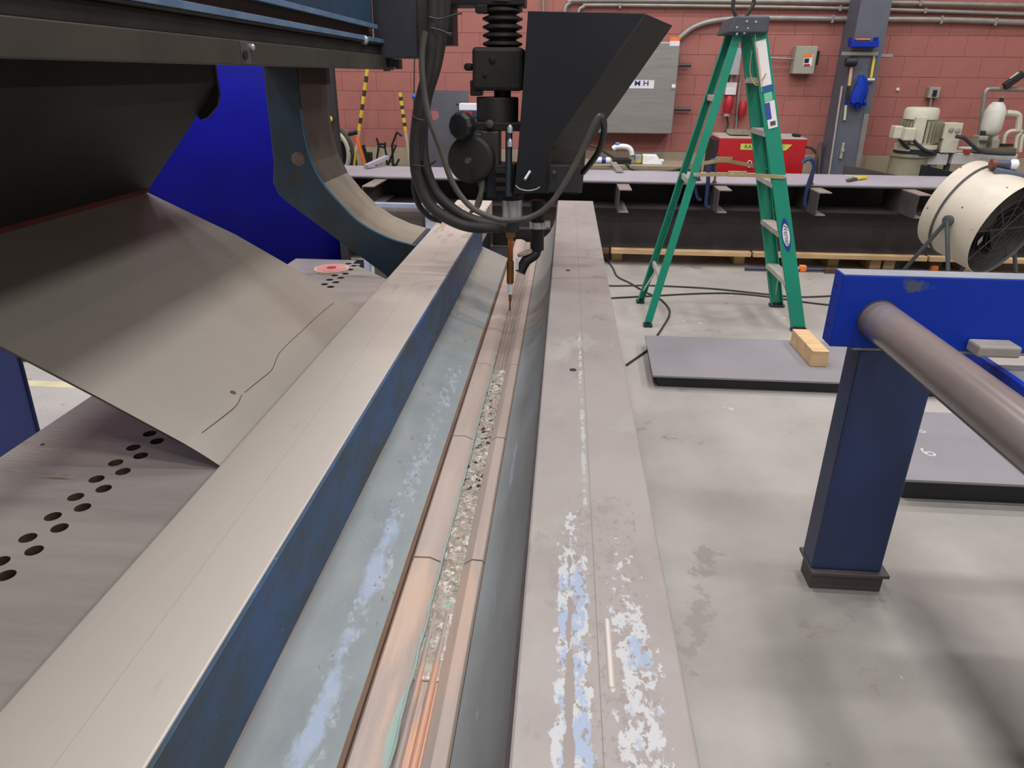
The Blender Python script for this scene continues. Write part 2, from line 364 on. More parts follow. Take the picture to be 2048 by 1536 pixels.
bm = B(); prism(bm, [(-.1245, YN, .645), (-.098, YN, .661), (-.076, YN, .683), (-.058, YN, .714), (-.046, YN, .752), (-.037, YN, .80), (-.0355, YN, .80), (-.0355, YN, .62), (-.1245, YN, .60)], (0, YF-YN-.06, 0)); o = obj('trough_side', bm, slope_r_m, bench, smooth=True); gp_ = bx('edge_gap', (-.0392, YN, .80), (-.0352, YF-.02, .8475), mat('plum_gap', (58, 46, 46), (40, 32, 32), 20, .8), bev=0); o['label'] = 'right grey trough side under the right bar'
bx('dust_line', (-.277, YN, .640), (-.268, 3.9, .6465), mat('brown_gap', (110, 84, 66), (84, 64, 50), 8, .8), bev=0)
# copper backing bars in half-metre lengths
segs = [(YN, .585), (.589, 1.083), (1.087, 1.581), (1.585, 2.079), (2.083, 2.577), (2.581, 3.075), (3.079, 3.573), (3.577, 3.95)]
for a, b in segs:
    bm = B(); prism(bm, [(-.268, a, .638), (-.262, a, .6465), (-.232, a, .6475), (-.207, a, .636), (-.207, a, .60), (-.268, a, .60)], (0, b-a, 0)); obj('backing_bar', bm, copper_m, bench, bevel=.0012)
    bm = B(); prism(bm, [(-.166, a, .60), (-.166, a, .636), (-.150, a, .6475), (-.130, a, .6465), (-.126, a, .640), (-.126, a, .60)], (0, b-a, 0)); obj('backing_bar', bm, copper_m, bench, bevel=.0012)
bx('groove_liner', (-.209, YN, .60), (-.164, 3.95, .632), brightcop_m, bev=0)
for (gx, mm_) in ((-.1985, brightcop_m), (-.176, brightcop_m)):
    bm = B(); lathe(bm, (gx, YN, .629), (0, 1, 0), [(0, .0075), (3.6, .0075)], n=12); obj('groove_rib', bm, mm_, bench, smooth=True)
# crust of spatter on the middle stretch
bm = B(); rnd = random.Random(5); ny = 300; nx = 7
gv = []
for j in range(ny+1):
    y = .80 + 1.25*j/ny; rowv = []
    wid = min(1, j/60)
    for i in range(nx+1):
        x = -.2075+.042*i/nx; hgt = (0 if i in (0, nx) else rnd.uniform(.0005, .007))*wid
        rowv.append(bm.verts.new((x, y, .6335+hgt)))
    gv.append(rowv)
for j in range(ny):
    for i in range(nx): bm.faces.new((gv[j][i], gv[j][i+1], gv[j+1][i+1], gv[j+1][i]))
o = obj('spatter_crust', bm, slag_m, bench, kind='stuff')
bm = B(); pts = [(-.2085+rnd.uniform(-.0015, .0015), YN+.02+i*.03, .6385) for i in range(66)]
tube(bm, pts, .0023, n=6, k=2); obj('verdigris_line', bm, verdigris_m, bench)
# perforated side table
TZ, TT = .80, .022
bm = B()
Y0h, P_ = .21, .0608
rows = [(-.8695, -.8365, .0), (-.8365, -.8035, -.0304)]
nc = 41
for (xa, xb, off) in rows:
    for i in range(nc):
        cy = .823+off+P_*(i-9); cx = (xa+xb)/2; ya, yb = cy-P_/2, cy+P_/2; r = .0135; m_ = 24
        circ, circb, sq = [], [], []
        for k in range(m_):
            t = 2*PI*(k+.5)/m_; dx, dy = math.cos(t), math.sin(t)
            sc = min((xb-xa)/2/abs(dx) if abs(dx) > 1e-6 else 9, (yb-ya)/2/abs(dy) if abs(dy) > 1e-6 else 9)
            circ.append(bm.verts.new((cx+dx*r, cy+dy*r, TZ))); circb.append(bm.verts.new((cx+dx*r, cy+dy*r, TZ-TT)))
            sq.append((cx+dx*sc, cy+dy*sc, TZ))
        sqv = [bm.verts.new(p) for p in sq]
        for k in range(m_):
            k2 = (k+1) % m_
            bm.faces.new((circ[k], circ[k2], sqv[k2], sqv[k])); bm.faces.new((circ[k], circb[k], circb[k2], circ[k2])).material_index = 1
        cs = [bm.verts.new((sx_, sy_, TZ)) for sx_, sy_ in ((xb, yb), (xa, yb), (xa, ya), (xb, ya))]
        for q, (kk) in enumerate((2, 8, 14, 20)):
            # fill the four little corner triangles
            best = min(range(m_), key=lambda k: -( (sq[k][0]-cx)*(1 if q in (0, 3) else -1)/(xb-xa) + (sq[k][1]-cy)*(1 if q in (0, 1) else -1)/(yb-ya)))
            cand = sorted(range(m_), key=lambda k: (Vector(sq[k])-Vector(cs[q].co)).length)[:2]
            try: bm.faces.new((sqv[cand[0]], sqv[cand[1]], cs[q]))
            except ValueError: pass
yA = .823+P_*(-9)-P_/2; yB = .823+P_*(nc-10)+P_/2; yA2, yB2 = yA-.0304, yB-.0304
yEnd = 2.766; yS = .05
def q(*p): bm.faces.new([bm.verts.new((x, y, TZ)) for x, y in p])
q((-1.09, yS), (-.8695, yS), (-.8695, yEnd), (-1.09, yEnd))
q((-.8695, yS), (-.8365, yS), (-.8365, yA), (-.8695, yA)); q((-.8365, yS), (-.8035, yS), (-.8035, yA2), (-.8365, yA2))
if yB < yEnd: q((-.8695, yB), (-.8365, yB), (-.8365, yEnd), (-.8695, yEnd))
q((-.8365, yB2), (-.8035, yB2), (-.8035, 2.672), (-.8365, 2.71)) if yB2 < 2.66 else None
q((-.8035, yS), (-.606, yS), (-.606, 2.45), (-.8035, 2.672))
for (ax, ay), (bx_, by) in (((-1.09, yS), (-1.09, yEnd)), ((-1.09, yEnd), (-.886, yEnd)), ((-.886, yEnd), (-.606, 2.45)), ((-.606, 2.45), (-.606, yS)), ((-.606, yS), (-1.09, yS))):
    bm.faces.new([bm.verts.new(p) for p in ((ax, ay, TZ), (bx_, by, TZ), (bx_, by, TZ-TT), (ax, ay, TZ-TT))])
tab = obj('perforated_table', bm, [plate_m, hole_m], bench); tab['label'] = 'brushed steel side table with a double row of round holes'
p = at(85, 889, z=TZ); bm = B(); cyl(bm, (p.x, p.y, TZ-.002), (p.x, p.y, TZ+.0008), .004, n=12); obj('small_hole', bm, inkblack_m, tab)
bx('under_tray', (-1.05, .08, .70), (-.62, 2.40, .74), soot_m, bev=0)
bx('table_rail', (-1.08, .10, .60), (-1.03, 2.72, .779), post_m)
for y in (.4, 1.5, 2.6): bx('table_leg', (-1.08, y, 0), (-1.02, y+.06, .6), post_m); bx('cross_member', (-1.05, y, .62), (-.58, y+.06, .70), post_m)
bx('base_frame', (-.58, .3, 0.0), (-.02, 3.98, .60), navy_m, bev=.01)
bx('bar_support', (-.60, .3, .60), (-.41, 3.98, .72), navy_m); bx('bar_support', (.0, .3, .60), (.15, 3.98, .70), navy_m)
# clamp bar end block at the far end of the trough
bx('end_block', (-.40, 3.98, .60), (-.04, 4.04, .70), soot_m)
# yoke
yo = [(-1.165, 1.53), (-1.170, 1.16), (-1.183, 1.09), (-1.165, 1.04), (-1.118, 1.0), (-.93, .858), (-.744, .718), (-.70, .66), (-.607, .66), (-.607, .848)]
inner = [(-.626, .849), (-.70, .868), (-.78, .902), (-.85, .948), (-.92, 1.02), (-.975, 1.09), (-1.012, 1.17), (-1.03, 1.27), (-1.035, 1.37), (-1.03, 1.53)]
bm = B(); prism(bm, [(x, 2.85, z) for x, z in yo+inner], (0, .35, 0)); yk = obj('yoke', bm, yoke_m, bench, bevel=.004); yk['label'] = 'curved blue-green yoke joining the overhead beam to the bench'
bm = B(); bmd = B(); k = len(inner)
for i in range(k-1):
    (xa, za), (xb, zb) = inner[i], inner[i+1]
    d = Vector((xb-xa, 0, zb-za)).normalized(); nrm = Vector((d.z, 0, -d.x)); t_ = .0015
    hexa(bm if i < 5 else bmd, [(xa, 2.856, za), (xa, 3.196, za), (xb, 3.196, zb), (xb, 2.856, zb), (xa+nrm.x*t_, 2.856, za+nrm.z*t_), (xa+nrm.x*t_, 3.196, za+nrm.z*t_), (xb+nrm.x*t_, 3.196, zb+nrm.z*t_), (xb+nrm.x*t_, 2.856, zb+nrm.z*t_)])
o = obj('inner_face', bm, dust_m, yk); o['label'] = 'dusty tan lower part of the yoke inner curve'
o = obj('inner_face', bmd, mat('dark_yoke_face', (78, 72, 62), (56, 52, 46), 4, .6), yk); o['label'] = 'dark upper part of the yoke inner curve'  # upper segments of the inner curve get a darker material
bm = B(); tube(bm, [(x, 2.852, z) for x, z in inner[:-1]], .004, n=6, k=3); obj('inner_edge_highlight', bm, mat('teal_edge_highlight', (52, 108, 140), (40, 84, 110), 9, .5), yk)  # highlight along the front inner edge, painted as a brighter teal tube
bm = B(); pbox(bm, 596, 128, 652, 170, 2.835, .05); obj('pivot_block', bm, mat('dark_red_brown', (62, 38, 34), (44, 30, 28), 8, .6), bench, bevel=.006)
pc = at(596, 318, y=2.85)
bm = B(); lathe(bm, (pc.x, 2.853, pc.z), (0, -1, 0), [(0, .030), (.003, .028), (.005, .018), (.006, .002)], n=9); o = obj('burnt_scar', bm, mat('pale_scar', (118, 98, 88), (74, 62, 56), 30, .6), yk, smooth=True)
# overhead beam (runs away from the camera, just above eye height)
def yb(name, x0, x1, z0, z1, m, ya=-.9, yb_=2.9, bev=.002): return bx(name, (x0, ya, z0), (x1, yb_, z1), m, bev=bev)
fb = yb('flat_bar', -.645, -.600, 1.511, 1.553, soot_m, yb_=2.61); fb['label'] = 'grey-brown flat bar under the overhead beam'
fb.data.materials[0] = mat('oily_flat_bar', (66, 64, 56), (54, 52, 45), 6, .5, .0, spec=.3)
bm = B(); p = at(484, 108, x=-.600); box(bm, (-.600, p.y-.004, 1.513), (-.5985, p.y+.035, 1.551)); obj('stop_block', bm, mill_m, fb, bevel=.001)
cyl_p = at(487, 109, x=-.597); bm = B(); cyl(bm, (-.602, cyl_p.y+.006, cyl_p.z), (-.594, cyl_p.y+.006, cyl_p.z), .008, n=14); obj('screw', bm, inkblack_m, fb)
p = at(505, 94, x=-.595); bm = B(); lathe(bm, (-.600, p.y, p.z), (1, 0, 0), [(0, .006), (.006, .006), (.009, .003)], n=10); obj('screw', bm, chrome_m, fb, smooth=True)
yb('beam_shim', -1.03, -.612, 1.553, 1.582, soot_m, yb_=2.55)
yb('lower_flange', -1.03, -.602, 1.582, 1.590, soot_m, yb_=2.5)
o = yb('flange_edge', -.606, -.600, 1.588, 1.600, pale_edge_m, yb_=2.48, bev=.001)
yb('beam_web', -1.0, -.628, 1.590, 1.634, rust_m, yb_=2.45)
yb('flange_edge', -.615, -.603, 1.626, 1.638, pale_edge_m, yb_=2.42, bev=.001)
yb('upper_beam', -1.03, -.612, 1.636, 2.45, blue_beam_m, yb_=2.4)  # height above the view added to block light from the yoke
bx('beam_root', (-1.17, 2.4, 1.53), (-.82, 3.2, 2.45), yoke_m, bev=.006)  # also raised out of view so that it shades the yoke
# dark horn body with an inclined underside that presses on the sheet
hz = [(-1.262, 1.168), (-1.030, 1.425), (-1.000, 1.470), (-.998, 1.556), (-1.6, 1.556), (-1.6, 1.362)]
bm = B(); prism(bm, [(x, 2.10, z) for x, z in hz], (0, -3.0, 0)); hb = obj('horn_body', bm, mat('dark_horn_paint', (46, 45, 41), (34, 34, 32), 3, .6, spec=.2, spots=[((64, 60, 54), 2, .66, None)]), bench, bevel=.006); hb['label'] = 'dark horn with an inclined underside above the bent sheet'
bm = B(); tube(bm, [(-1.262, -.88, 1.170), (-1.262, .5, 1.170), (-1.262, 2.09, 1.170)], .009, n=8, k=2); obj('rust_edge', bm, mat('rust_red', (110, 48, 32), (80, 38, 28), 9, .8), hb)
lp = [at(x, y, y=2.095) for x, y in ((428, 128), (431, 150), (438, 190), (434, 212), (414, 236), (400, 240), (380, 200), (380, 128))]
bm = B(); prism(bm, lp, (0, .012, 0)); obj('end_lug', bm, black_m, hb)
# teeth under the carriage end
bm = B()
for i in range(5): pbox(bm, 742+i*12, 118, 750+i*12, 134+(i % 3)*4, 2.52, .05)
obj('toothed_rack', bm, inkblack_m, bench)
bm = B(); p = at(733, 78, x=-.598); lathe(bm, (-.63, p.y, p.z), (1, 0, -.1), [(0, .013), (.03, .013), (.036, .007)], n=14); obj('bolt', bm, chrome_m, bench, smooth=True)

# ------------------------------------------------------------------ weld head
HY = 2.6
head = thing('weld_head', 'dark welding head with bellows, wire guard plate, and copper torch hanging over the trough', 'welding head', (-.19, HY, 1.1))
def hb_(name, x0, y0, x1, y1, Y, d, m, bev=.004, par=head):
    bm = B(); pbox(bm, x0, y0, x1, y1, Y, d); return obj(name, bm, m, par, bevel=bev)
hb_('drive_cover', 745, -60, 832, 116, 2.48, .14, mat('slate_cover', (58, 60, 72), (48, 50, 60), 6, .6))
hb_('drive_cover', 832, -60, 848, 116, 2.50, .12, mat('brown_grey_cover', (70, 64, 60)))
hb_('slide_box', 840, -60, 905, 90, 2.62, .12, black_m)
hb_('cross_arm', 900, -60, 1050, 10, 2.60, .14, black_m); hb_('arm_lug', 950, 8, 975, 26, 2.60, .05, black_m)
c0 = at(1005, 96, y=2.66); c1 = at(1003, -40, y=2.66)
prof = []; L_ = c1.z-c0.z; nb = 8; st = L_/nb*1.0
for i in range(nb):
    prof += [(i*st, .046), (i*st+st*.35, .068), (i*st+st*.6, .068), (i*st+st*.95, .046)]
bm = B(); lathe(bm, (c0.x, 2.66, c0.z), (0, 0, 1), prof, n=32); obj('bellows', bm, mat('rubber_bellows', (38, 37, 34), (52, 50, 46), 5, .45), head, smooth=True)
hb_('slide_block', 944, 94, 1046, 182, 2.57, .17, olive_m, .012); hb_('block_foot', 940, 160, 962, 192, 2.58, .08, black_m)
for (px, py, r) in ((936, 134, .012), (985, 120, .012), (970, 150, .008)):
    p = at(px, py, y=2.575); bm = B(); lathe(bm, p, (-.3, -1, 0), [(-.02, r), (.008, r), (.01, r*.6)], n=14); obj('bolt_head', bm, soot_m, head, smooth=True)
p, p2 = at(1005, 182, y=2.66), at(1005, 198, y=2.66); bm = B(); cyl(bm, p, (p.x, p.y, p2.z-.01), .030, n=20); obj('neck', bm, black_m, head, smooth=True)
p, p2 = at(995, 194, y=2.65), at(995, 244, y=2.65); bm = B(); cyl(bm, p, (p.x, p.y, p2.z), .074, n=28); obj('swivel_housing', bm, mat('dark_brown_housing', (44, 40, 32), (30, 28, 26), 6, .55), head, smooth=True, bevel=.003)
# faceted black knob
p = at(916, 253, y=2.5); bm = B(); lathe(bm, p+Vector((.03, .03, 0)), (-.45, -1, .05), [(0, .018), (.01, .040), (.022, .046), (.05, .046), (.062, .038), (.066, .01)], n=10); obj('hand_knob', bm, mat('black_knob', (16, 20, 20)), head, bevel=.003)
hb_('clamp_plate', 935, 245, 1042, 262, 2.56, .10, soot_m)
p = at(980, 249, y=2.55); bm = B(); lathe(bm, p, (0, -1, .2), [(-.01, .014), (.012, .014), (.016, .008)], n=14); obj('clamp_bolt', bm, rust_m, head, smooth=True)
# wire feed motor disc
p = at(936, 320, y=2.53); bm = B(); lathe(bm, p+Vector((.02, .07, 0)), (-.12, -1, .04), [(0, .062), (.03, .080), (.085, .080), (.095, .070), (.097, .01)], n=36); obj('feed_motor', bm, olive_m, head, smooth=True)
p = at(940, 318, y=2.50); bm = B(); lathe(bm, p+Vector((0, -.056, 0)), (-.12, -1, .04), [(-.02, .009), (.008, .009)], n=12); obj('motor_screw', bm, mill_m, head)
hb_('motor_bracket', 962, 262, 998, 385, 2.55, .10, mat('bracket_grey', (52, 52, 50), (40, 40, 40), 5, .5), .006)
hb_('lower_bracket', 972, 330, 1030, 398, 2.54, .12, navy_m, .006)
for y0 in (338, 356, 374): hb_('bracket_rib', 990, y0, 1012, y0+9, 2.525, .02, soot_m, .002)
p, p2 = at(1018, 262, y=2.53), at(1018, 392, y=2.53); bm = B(); cyl(bm, (p.x, 2.53, p.z), (p.x, 2.53, p2.z), .012, n=16); obj('guide_rod', bm, mat('blue_grey_rod', (70, 78, 84), None, 5, .35, .5), head, smooth=True)
for (yy, hh) in ((258, 12), (286, 10)):
    p = at(1020, yy, y=2.52); bm = B(); lathe(bm, p, (0, 0, 1), [(-.012, .010), (.004, .010), (.014, .004)], n=12); obj('rod_tip', bm, chrome_m, head, smooth=True)
# wire guard (sheet-metal hopper)
GY = 2.50
front = [(1056, 22), (1290, 27), (1096, 300), (1090, 386), (1028, 388), (1040, 255), (1050, 110)]
fpt = [at(x, y, y=GY) for x, y in front]
bm = B(); prism(bm, fpt, (0, .012, 0)); gd = obj('guard_plate', bm, mat('navy_black_sheet', (34, 36, 41), (27, 29, 33), 3, .5, spec=.25, bump=.05), head, bevel=.001)
GB = 2.80
side = [(1290, 27, GY), (1343, 50, GB), (1206, 246, GB), (1170, 300, GB), (1162, 386, GB), (1090, 386, GY), (1096, 300, GY)]
sp = [at(x, y, y=Y_) for x, y, Y_ in side]
bm = B(); v = [bm.verts.new(p_) for p_ in sp]; bm.faces.new((v[0], v[1], v[2], v[3], v[6])); bm.faces.new((v[3], v[4], v[5], v[6]))
g2 = obj('guard_side', bm, mat('brown_black_sheet', (46, 41, 38), (37, 33, 31), 3, .5, spec=.25), head); sd = g2.modifiers.new('thick', 'SOLIDIFY'); sd.thickness = .004
bm = B(); bk = [fpt[0], fpt[6], fpt[5], fpt[4]]
prism(bm, [fpt[0]+Vector((.002, .006, 0)), fpt[4]+Vector((.002, .006, 0)), fpt[4]+Vector((.002, .30, 0)), fpt[0]+Vector((.002, .30, 0))], (.004, 0, 0)); obj('guard_inner_wall', bm, navy_m, head)
bm = B(); box(bm, (fpt[4].x, GY+.03, fpt[4].z+.0), (at(1160, 386, y=GB).x-.01, GB-.01, fpt[4].z+.015)); obj('guard_floor', bm, black_m, head)
hb_('guard_tab', 1060, 330, 1160, 384, 2.515, .10, mat('guard_tab_black', (40, 40, 44), (34, 34, 38), 4, .5), .003)
p = at(1055, 350, y=GY-.004); bm = B(); cyl(bm, p+Vector((.008, 0, .012)), p+Vector((-.008, -.025, -.012)), .0055, n=12); obj('guard_bolt', bm, chrome_m, head, smooth=True)
p = at(1108, 345, y=GY); bm = B(); lathe(bm, p, (0, -1, 0), [(-.01, .007), (.016, .007), (.018, .003)], n=12); obj('guard_bolt', bm, rust_m, head)
wires = [at(x, y, y=GY-.02) for x, y in ((1031, 371), (1040, 378), (1055, 381), (1070, 379), (1080, 374))]
bm = B(); tube(bm, wires, .0022, n=6); obj('bare_wire', bm, mat('pale_wire', (190, 186, 178)), head)
# torch
TX = -.194
def ring(name, pya, pyb, r, m, X=None, n=24, par=head, prof=None, Y=HY):
    za, zb = at(1021, pya, y=Y).z, at(1021, pyb, y=Y).z; bm = B(); cyl(bm, (X if X is not None else TX, Y, za), (X if X is not None else TX, Y, zb), r, n=n); return obj(name, bm, m, par, smooth=True, bevel=.001)
ring('torch_collar', 385, 398, .046, soot_m); ring('torch_body', 396, 442, .036, chrome_m, X=TX+.006); ring('torch_sleeve', 440, 462, .030, inkblack_m, X=TX+.002)
ring('torch_nut', 460, 474, .0185, brass_m, n=6)
ring('contact_tube', 474, 522, .0100, coptube_m); ring('contact_tube', 522, 566, .0135, mat('bronze_nozzle', (160, 110, 56), (120, 80, 40), 10, .3, .6))
ring('ceramic_tip', 566, 588, .0100, whitep_m); ring('tip_end', 588, 602, .0055, coptube_m); ring('filler_wire', 600, 622, .0025, inkblack_m)
# side gas tube with hose clamps
X2 = at(1074, 450, y=2.66).x
def ring2(name, a, b, r, m): bm = B(); cyl(bm, a, b, r, n=24); return obj(name, bm, m, head, smooth=True, bevel=.0008)
t0, t1, t2, t3 = at(1075, 400, y=2.66), at(1074, 500, y=2.66), at(1054, 520, y=2.62), at(1040, 545, y=2.60)
ring2('gas_tube', t0, t1, .026, black_m)
ring2('hose_clamp', at(1076, 443, y=2.66), at(1076, 456, y=2.66), .032, chrome_m); ring2('clamp_nut', at(1074, 432, y=2.66), at(1074, 440, y=2.66), .018, chrome_m)
bm = B(); pbox(bm, 1088, 444, 1100, 456, 2.60, .03); obj('clamp_screw', bm, chrome_m, head, bevel=.003)
bm = B(); tube(bm, [t1+Vector((0, 0, .02)), at(1070, 508, y=2.65), t2, at(1046, 532, y=2.61), t3], .020, n=14); obj('gas_elbow', bm, black_m, head, smooth=True)
bm = B(); a_, b_ = at(1040, 494, y=2.60), at(1072, 522, y=2.60); cyl(bm, at(1052, 508, y=2.63)+Vector((-.006, 0, .008)), at(1060, 502, y=2.63)+Vector((-.018, 0, -.012)), .030, n=24); obj('hose_clamp', bm, mat('dull_clamp', (176, 172, 158), None, 9, .3, .3), head, smooth=True)
bm = B(); pbox(bm, 1031, 516, 1037, 540, 2.585, .01); obj('white_wrap', bm, whitep_m, head)
bm = B(); d1 = [at(x, y, y=2.53) for x, y in ((965, 360), (962, 385), (955, 405), (952, 425))]; tube(bm, d1, .009, n=10); obj('motor_lead', bm, mat('olive_lead', (96, 96, 82)), head, smooth=True)
bm = B(); d1 = [at(x, y, y=2.55) for x, y in ((958, 360), (963, 392), (956, 415), (940, 425))]; tube(bm, d1, .006, n=10); obj('motor_lead', bm, mat('olive_lead2', (86, 84, 74)), head, smooth=True)

# ------------------------------------------------------------------ hoses
hose = thing('hose_bundle', 'thick bundle of black hoses hanging left of the welding head, tied with cable ties', 'hoses', tuple(at(860, 380, y=2.42)))
def hs(name, pts, r, m, par, Y=2.42, n=14):
    bm = B(); tube(bm, [at(p[0], p[1], y=(p[2] if len(p) > 2 else Y)) for p in pts], r, n=n); return obj(name, bm, m, par, smooth=True)
hs('hose', [(896, -60), (890, 0), (884, 60), (872, 130), (852, 200), (845, 270), (850, 330), (872, 385), (915, 425), (960, 444), (1010, 450, 2.5)], .019, rubber_m, hose, 2.46)
hs('hose', [(864, -60), (866, 0), (864, 70), (856, 140), (838, 220), (830, 300), (836, 360), (862, 412), (905, 442), (950, 455), (1000, 454, 2.5)], .019, rubber_m, hose, 2.42)
hs('hose', [(880, -60), (878, 0), (876, 60), (868, 130), (850, 190), (838, 260), (834, 320)], .022, rubber_m, hose, 2.44)
hs('hose', [(836, 330), (828, 370), (838, 410), (860, 434), (884, 442)], .010, inkblack_m, hose, 2.45)
for pts in ([(858, 34), (880, 38), (908, 30), (924, 26)], [(862, 56), (885, 62), (900, 70), (904, 70)], [(824, 230), (835, 238), (850, 241)], [(826, 330), (846, 332), (862, 328), (872, 322)], [(908, 55), (905, 66), (895, 66)]):
    hs('cable_tie', pts, .003, inkblack_m, hose, 2.395, n=6)
cable = thing('power_cable', 'thin grey cable looping from the hose bundle under the welding head up to the guard', 'cable', tuple(at(1020, 440, y=2.36)))
hs('cable', [(850, 62), (844, 110), (846, 165), (858, 235), (882, 300), (905, 365), (940, 412), (985, 436), (1022, 441), (1062, 434), (1098, 410), (1130, 365), (1162, 305), (1182, 260), (1196, 236), (1202, 232)], .0095, grey_rub_m, cable, 2.36)
hs('cable_end', [(1202, 232, 2.36), (1208, 246, 2.40), (1206, 275, 2.46), (1196, 305, 2.52), (1180, 328, 2.58), (1166, 345, 2.66)], .0105, inkblack_m, cable)

# ------------------------------------------------------------------ bent steel sheet on the side table
bm = B(); yA_, yB_ = 1.12, 2.10
prof = [(-.609, .8125), (-.640, .8125), (-.672, .862), (-.70, .874), (-1.009, 1.055), (-1.262, 1.155), (-1.5, 1.155)]
prof = [(-.636, .8065), (-.672, .834), (-.702, .8545), (-.85, .945), (-1.009, 1.038), (-1.262, 1.158), (-1.56, 1.330)]
t_ = .004
a = [bm.verts.new((x, yA_, z)) for x, z in prof]; b = [bm.verts.new((x, yB_, z)) for x, z in prof]
a2 = [bm.verts.new((x-.002, yA_, z-t_)) for x, z in prof]; b2 = [bm.verts.new((x-.002, yB_, z-t_)) for x, z in prof]
for i in range(len(prof)-1):
    bm.faces.new((a[i], a[i+1], b[i+1], b[i])); bm.faces.new((a2[i], b2[i], b2[i+1], a2[i+1]))
    bm.faces.new((a[i], a2[i], a2[i+1], a[i+1])).material_index = 1; bm.faces.new((b[i], b[i+1], b2[i+1], b2[i])).material_index = 1
bm.faces.new((a[0], b[0], b2[0], a2[0])); bm.faces.new((a[-1], a2[-1], b2[-1], b[-1]))
sheet = obj('steel_sheet', bm, [sheet_m, sheetedge_m]); tag(sheet, 'dull steel sheet leaning from the left clamp bar up under the dark horn', 'sheet')
rnd = random.Random(11)
def on_sheet(px, py):
    d = RW @ _cd(px, py); p0 = Vector((-.702, 1, .8545)); nn = Vector((.605, 0, 1)).normalized()
    return CP + d*((p0-CP).dot(nn)/d.dot(nn))
for pts in ([(667, 606), (640, 628), (600, 665), (560, 705), (545, 738), (520, 760), (490, 785)], [(484, 790), (472, 812), (440, 838), (405, 866)]):
    bm = B(); tube(bm, [on_sheet(*p)+Vector((rnd.uniform(-.001, .001), 0, .0005)) for p in pts], .0009, n=6, k=4); o = obj('scratch', bm, mat('brown_scratch', (104, 92, 74)), sheet)
p = on_sheet(466, 785); bm = B(); lathe(bm, p, (.5, 0, .86), [(0, .007), (.0008, .006), (.0012, .002)], n=7); obj('weld_spot', bm, mill_m, sheet)

# red abrasive disc on the table
p = at(663, 537, z=TZ+.006)
disc = thing('grinding_disc', 'pinkish-red abrasive disc lying on the far end of the holed table', 'disc', (p.x, p.y, TZ))
bm = B(); r = .066; n = 40
def annulus(bm, c, z0, z1, ri, ro, mi=0, n=40):
    R_ = [[bm.verts.new((c[0]+rr*math.cos(2*PI*i/n), c[1]+rr*math.sin(2*PI*i/n), zz)) for i in range(n)] for rr, zz in ((ri, z0), (ro, z0), (ro, z1), (ri, z1))]
    for k in range(4):
        for i in range(n): bm.faces.new((R_[k][i], R_[k][(i+1) % n], R_[(k+1) % 4][(i+1) % n], R_[(k+1) % 4][i])).material_index = mi
    return bm
annulus(bm, p, TZ+.0005, TZ+.008, .012, r); obj('rim', bm, pinkedge_m, disc)
bm = B(); annulus(bm, p, TZ+.008, TZ+.0095, .012, r*.86); obj('abrasive_face', bm, pink_m, disc)
bm = B(); annulus(bm, p, TZ+.0095, TZ+.0102, .0115, .018); obj('bore_ring', bm, redplug_m, disc)

# ------------------------------------------------------------------ blue stand at right, with pipe
st_ = thing('pipe_stand', 'bright blue steel stand with a square post, carrying a steel pipe on its cross beam', 'stand', (.95, 1.9, 0))
def sbx(name, a, b, m, par=st_, bev=.004): bm = B(); box(bm, a, b); return obj(name, bm, m, par, bevel=bev)
z1, z0 = 1.028, .828
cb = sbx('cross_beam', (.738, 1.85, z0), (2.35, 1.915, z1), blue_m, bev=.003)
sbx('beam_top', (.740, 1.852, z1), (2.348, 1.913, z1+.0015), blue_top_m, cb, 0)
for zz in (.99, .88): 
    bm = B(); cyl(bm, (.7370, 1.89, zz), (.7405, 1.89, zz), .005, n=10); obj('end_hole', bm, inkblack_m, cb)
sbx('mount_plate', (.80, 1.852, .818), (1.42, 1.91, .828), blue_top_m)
pst = sbx('post', (.825, 1.856, .078), (1.038, 1.95, .818), post_m, bev=.006)
bm = B(); box(bm, (.822, 1.838, .066), (1.060, 1.97, .078)); box(bm, (.832, 1.858, .012), (1.052, 1.95, .066)); box(bm, (.832, 1.858, 0), (1.052, 1.95, .012)); obj('foot_block', bm, mill_m, st_, bevel=.002)
sbx('post', (2.05, 1.856, .078), (2.26, 1.95, .828), post_m); sbx('foot_block', (2.04, 1.84, 0), (2.27, 1.97, .078), mill_m)
# low rail running towards the viewer, with bracket
rl = sbx('side_rail', (1.195, -.05, .716), (1.215, 2.04, .779), blue_m, bev=.002)
sbx('rail_deck', (1.2152, -.05, .745), (1.75, 1.90, .7745), blue_top_m, bev=.002)
bm = B(); pbox(bm, 1957, 694, 2044, 717, 1.785, .062); obj('bracket', bm, mat('dull_bracket', (160, 152, 142), (142, 134, 126), 8, .5, .1), st_, bevel=.006)
for x_ in (1.2, 1.7):
    sbx('rail_leg', (x_, .0, 0), (x_+.06, .06, .745), post_m)
sbx('rear_beam', (.78, -.12, .60), (1.8, -.055, .818), blue_m); sbx('rear_post', (.83, -.12, 0), (.95, -.06, .60), post_m)
pc = at(1757, 640, y=1.85); R0 = .052
bm = B()
n = 40; d0 = Vector((pc.x, -.30, pc.z)); 
cyl(bm, d0, (pc.x, 1.8495, pc.z), R0, n=n); pipe = obj('steel_pipe', bm, pipe_m, None, smooth=True); tag(pipe, 'long shiny brown-grey steel pipe ending against the blue cross beam', 'pipe')
bm = B(); cyl(bm, (pc.x, 1.846, pc.z), (pc.x, 1.8498, pc.z), R0+.003, n=n); obj('weld_ring', bm, rust_m, pipe)

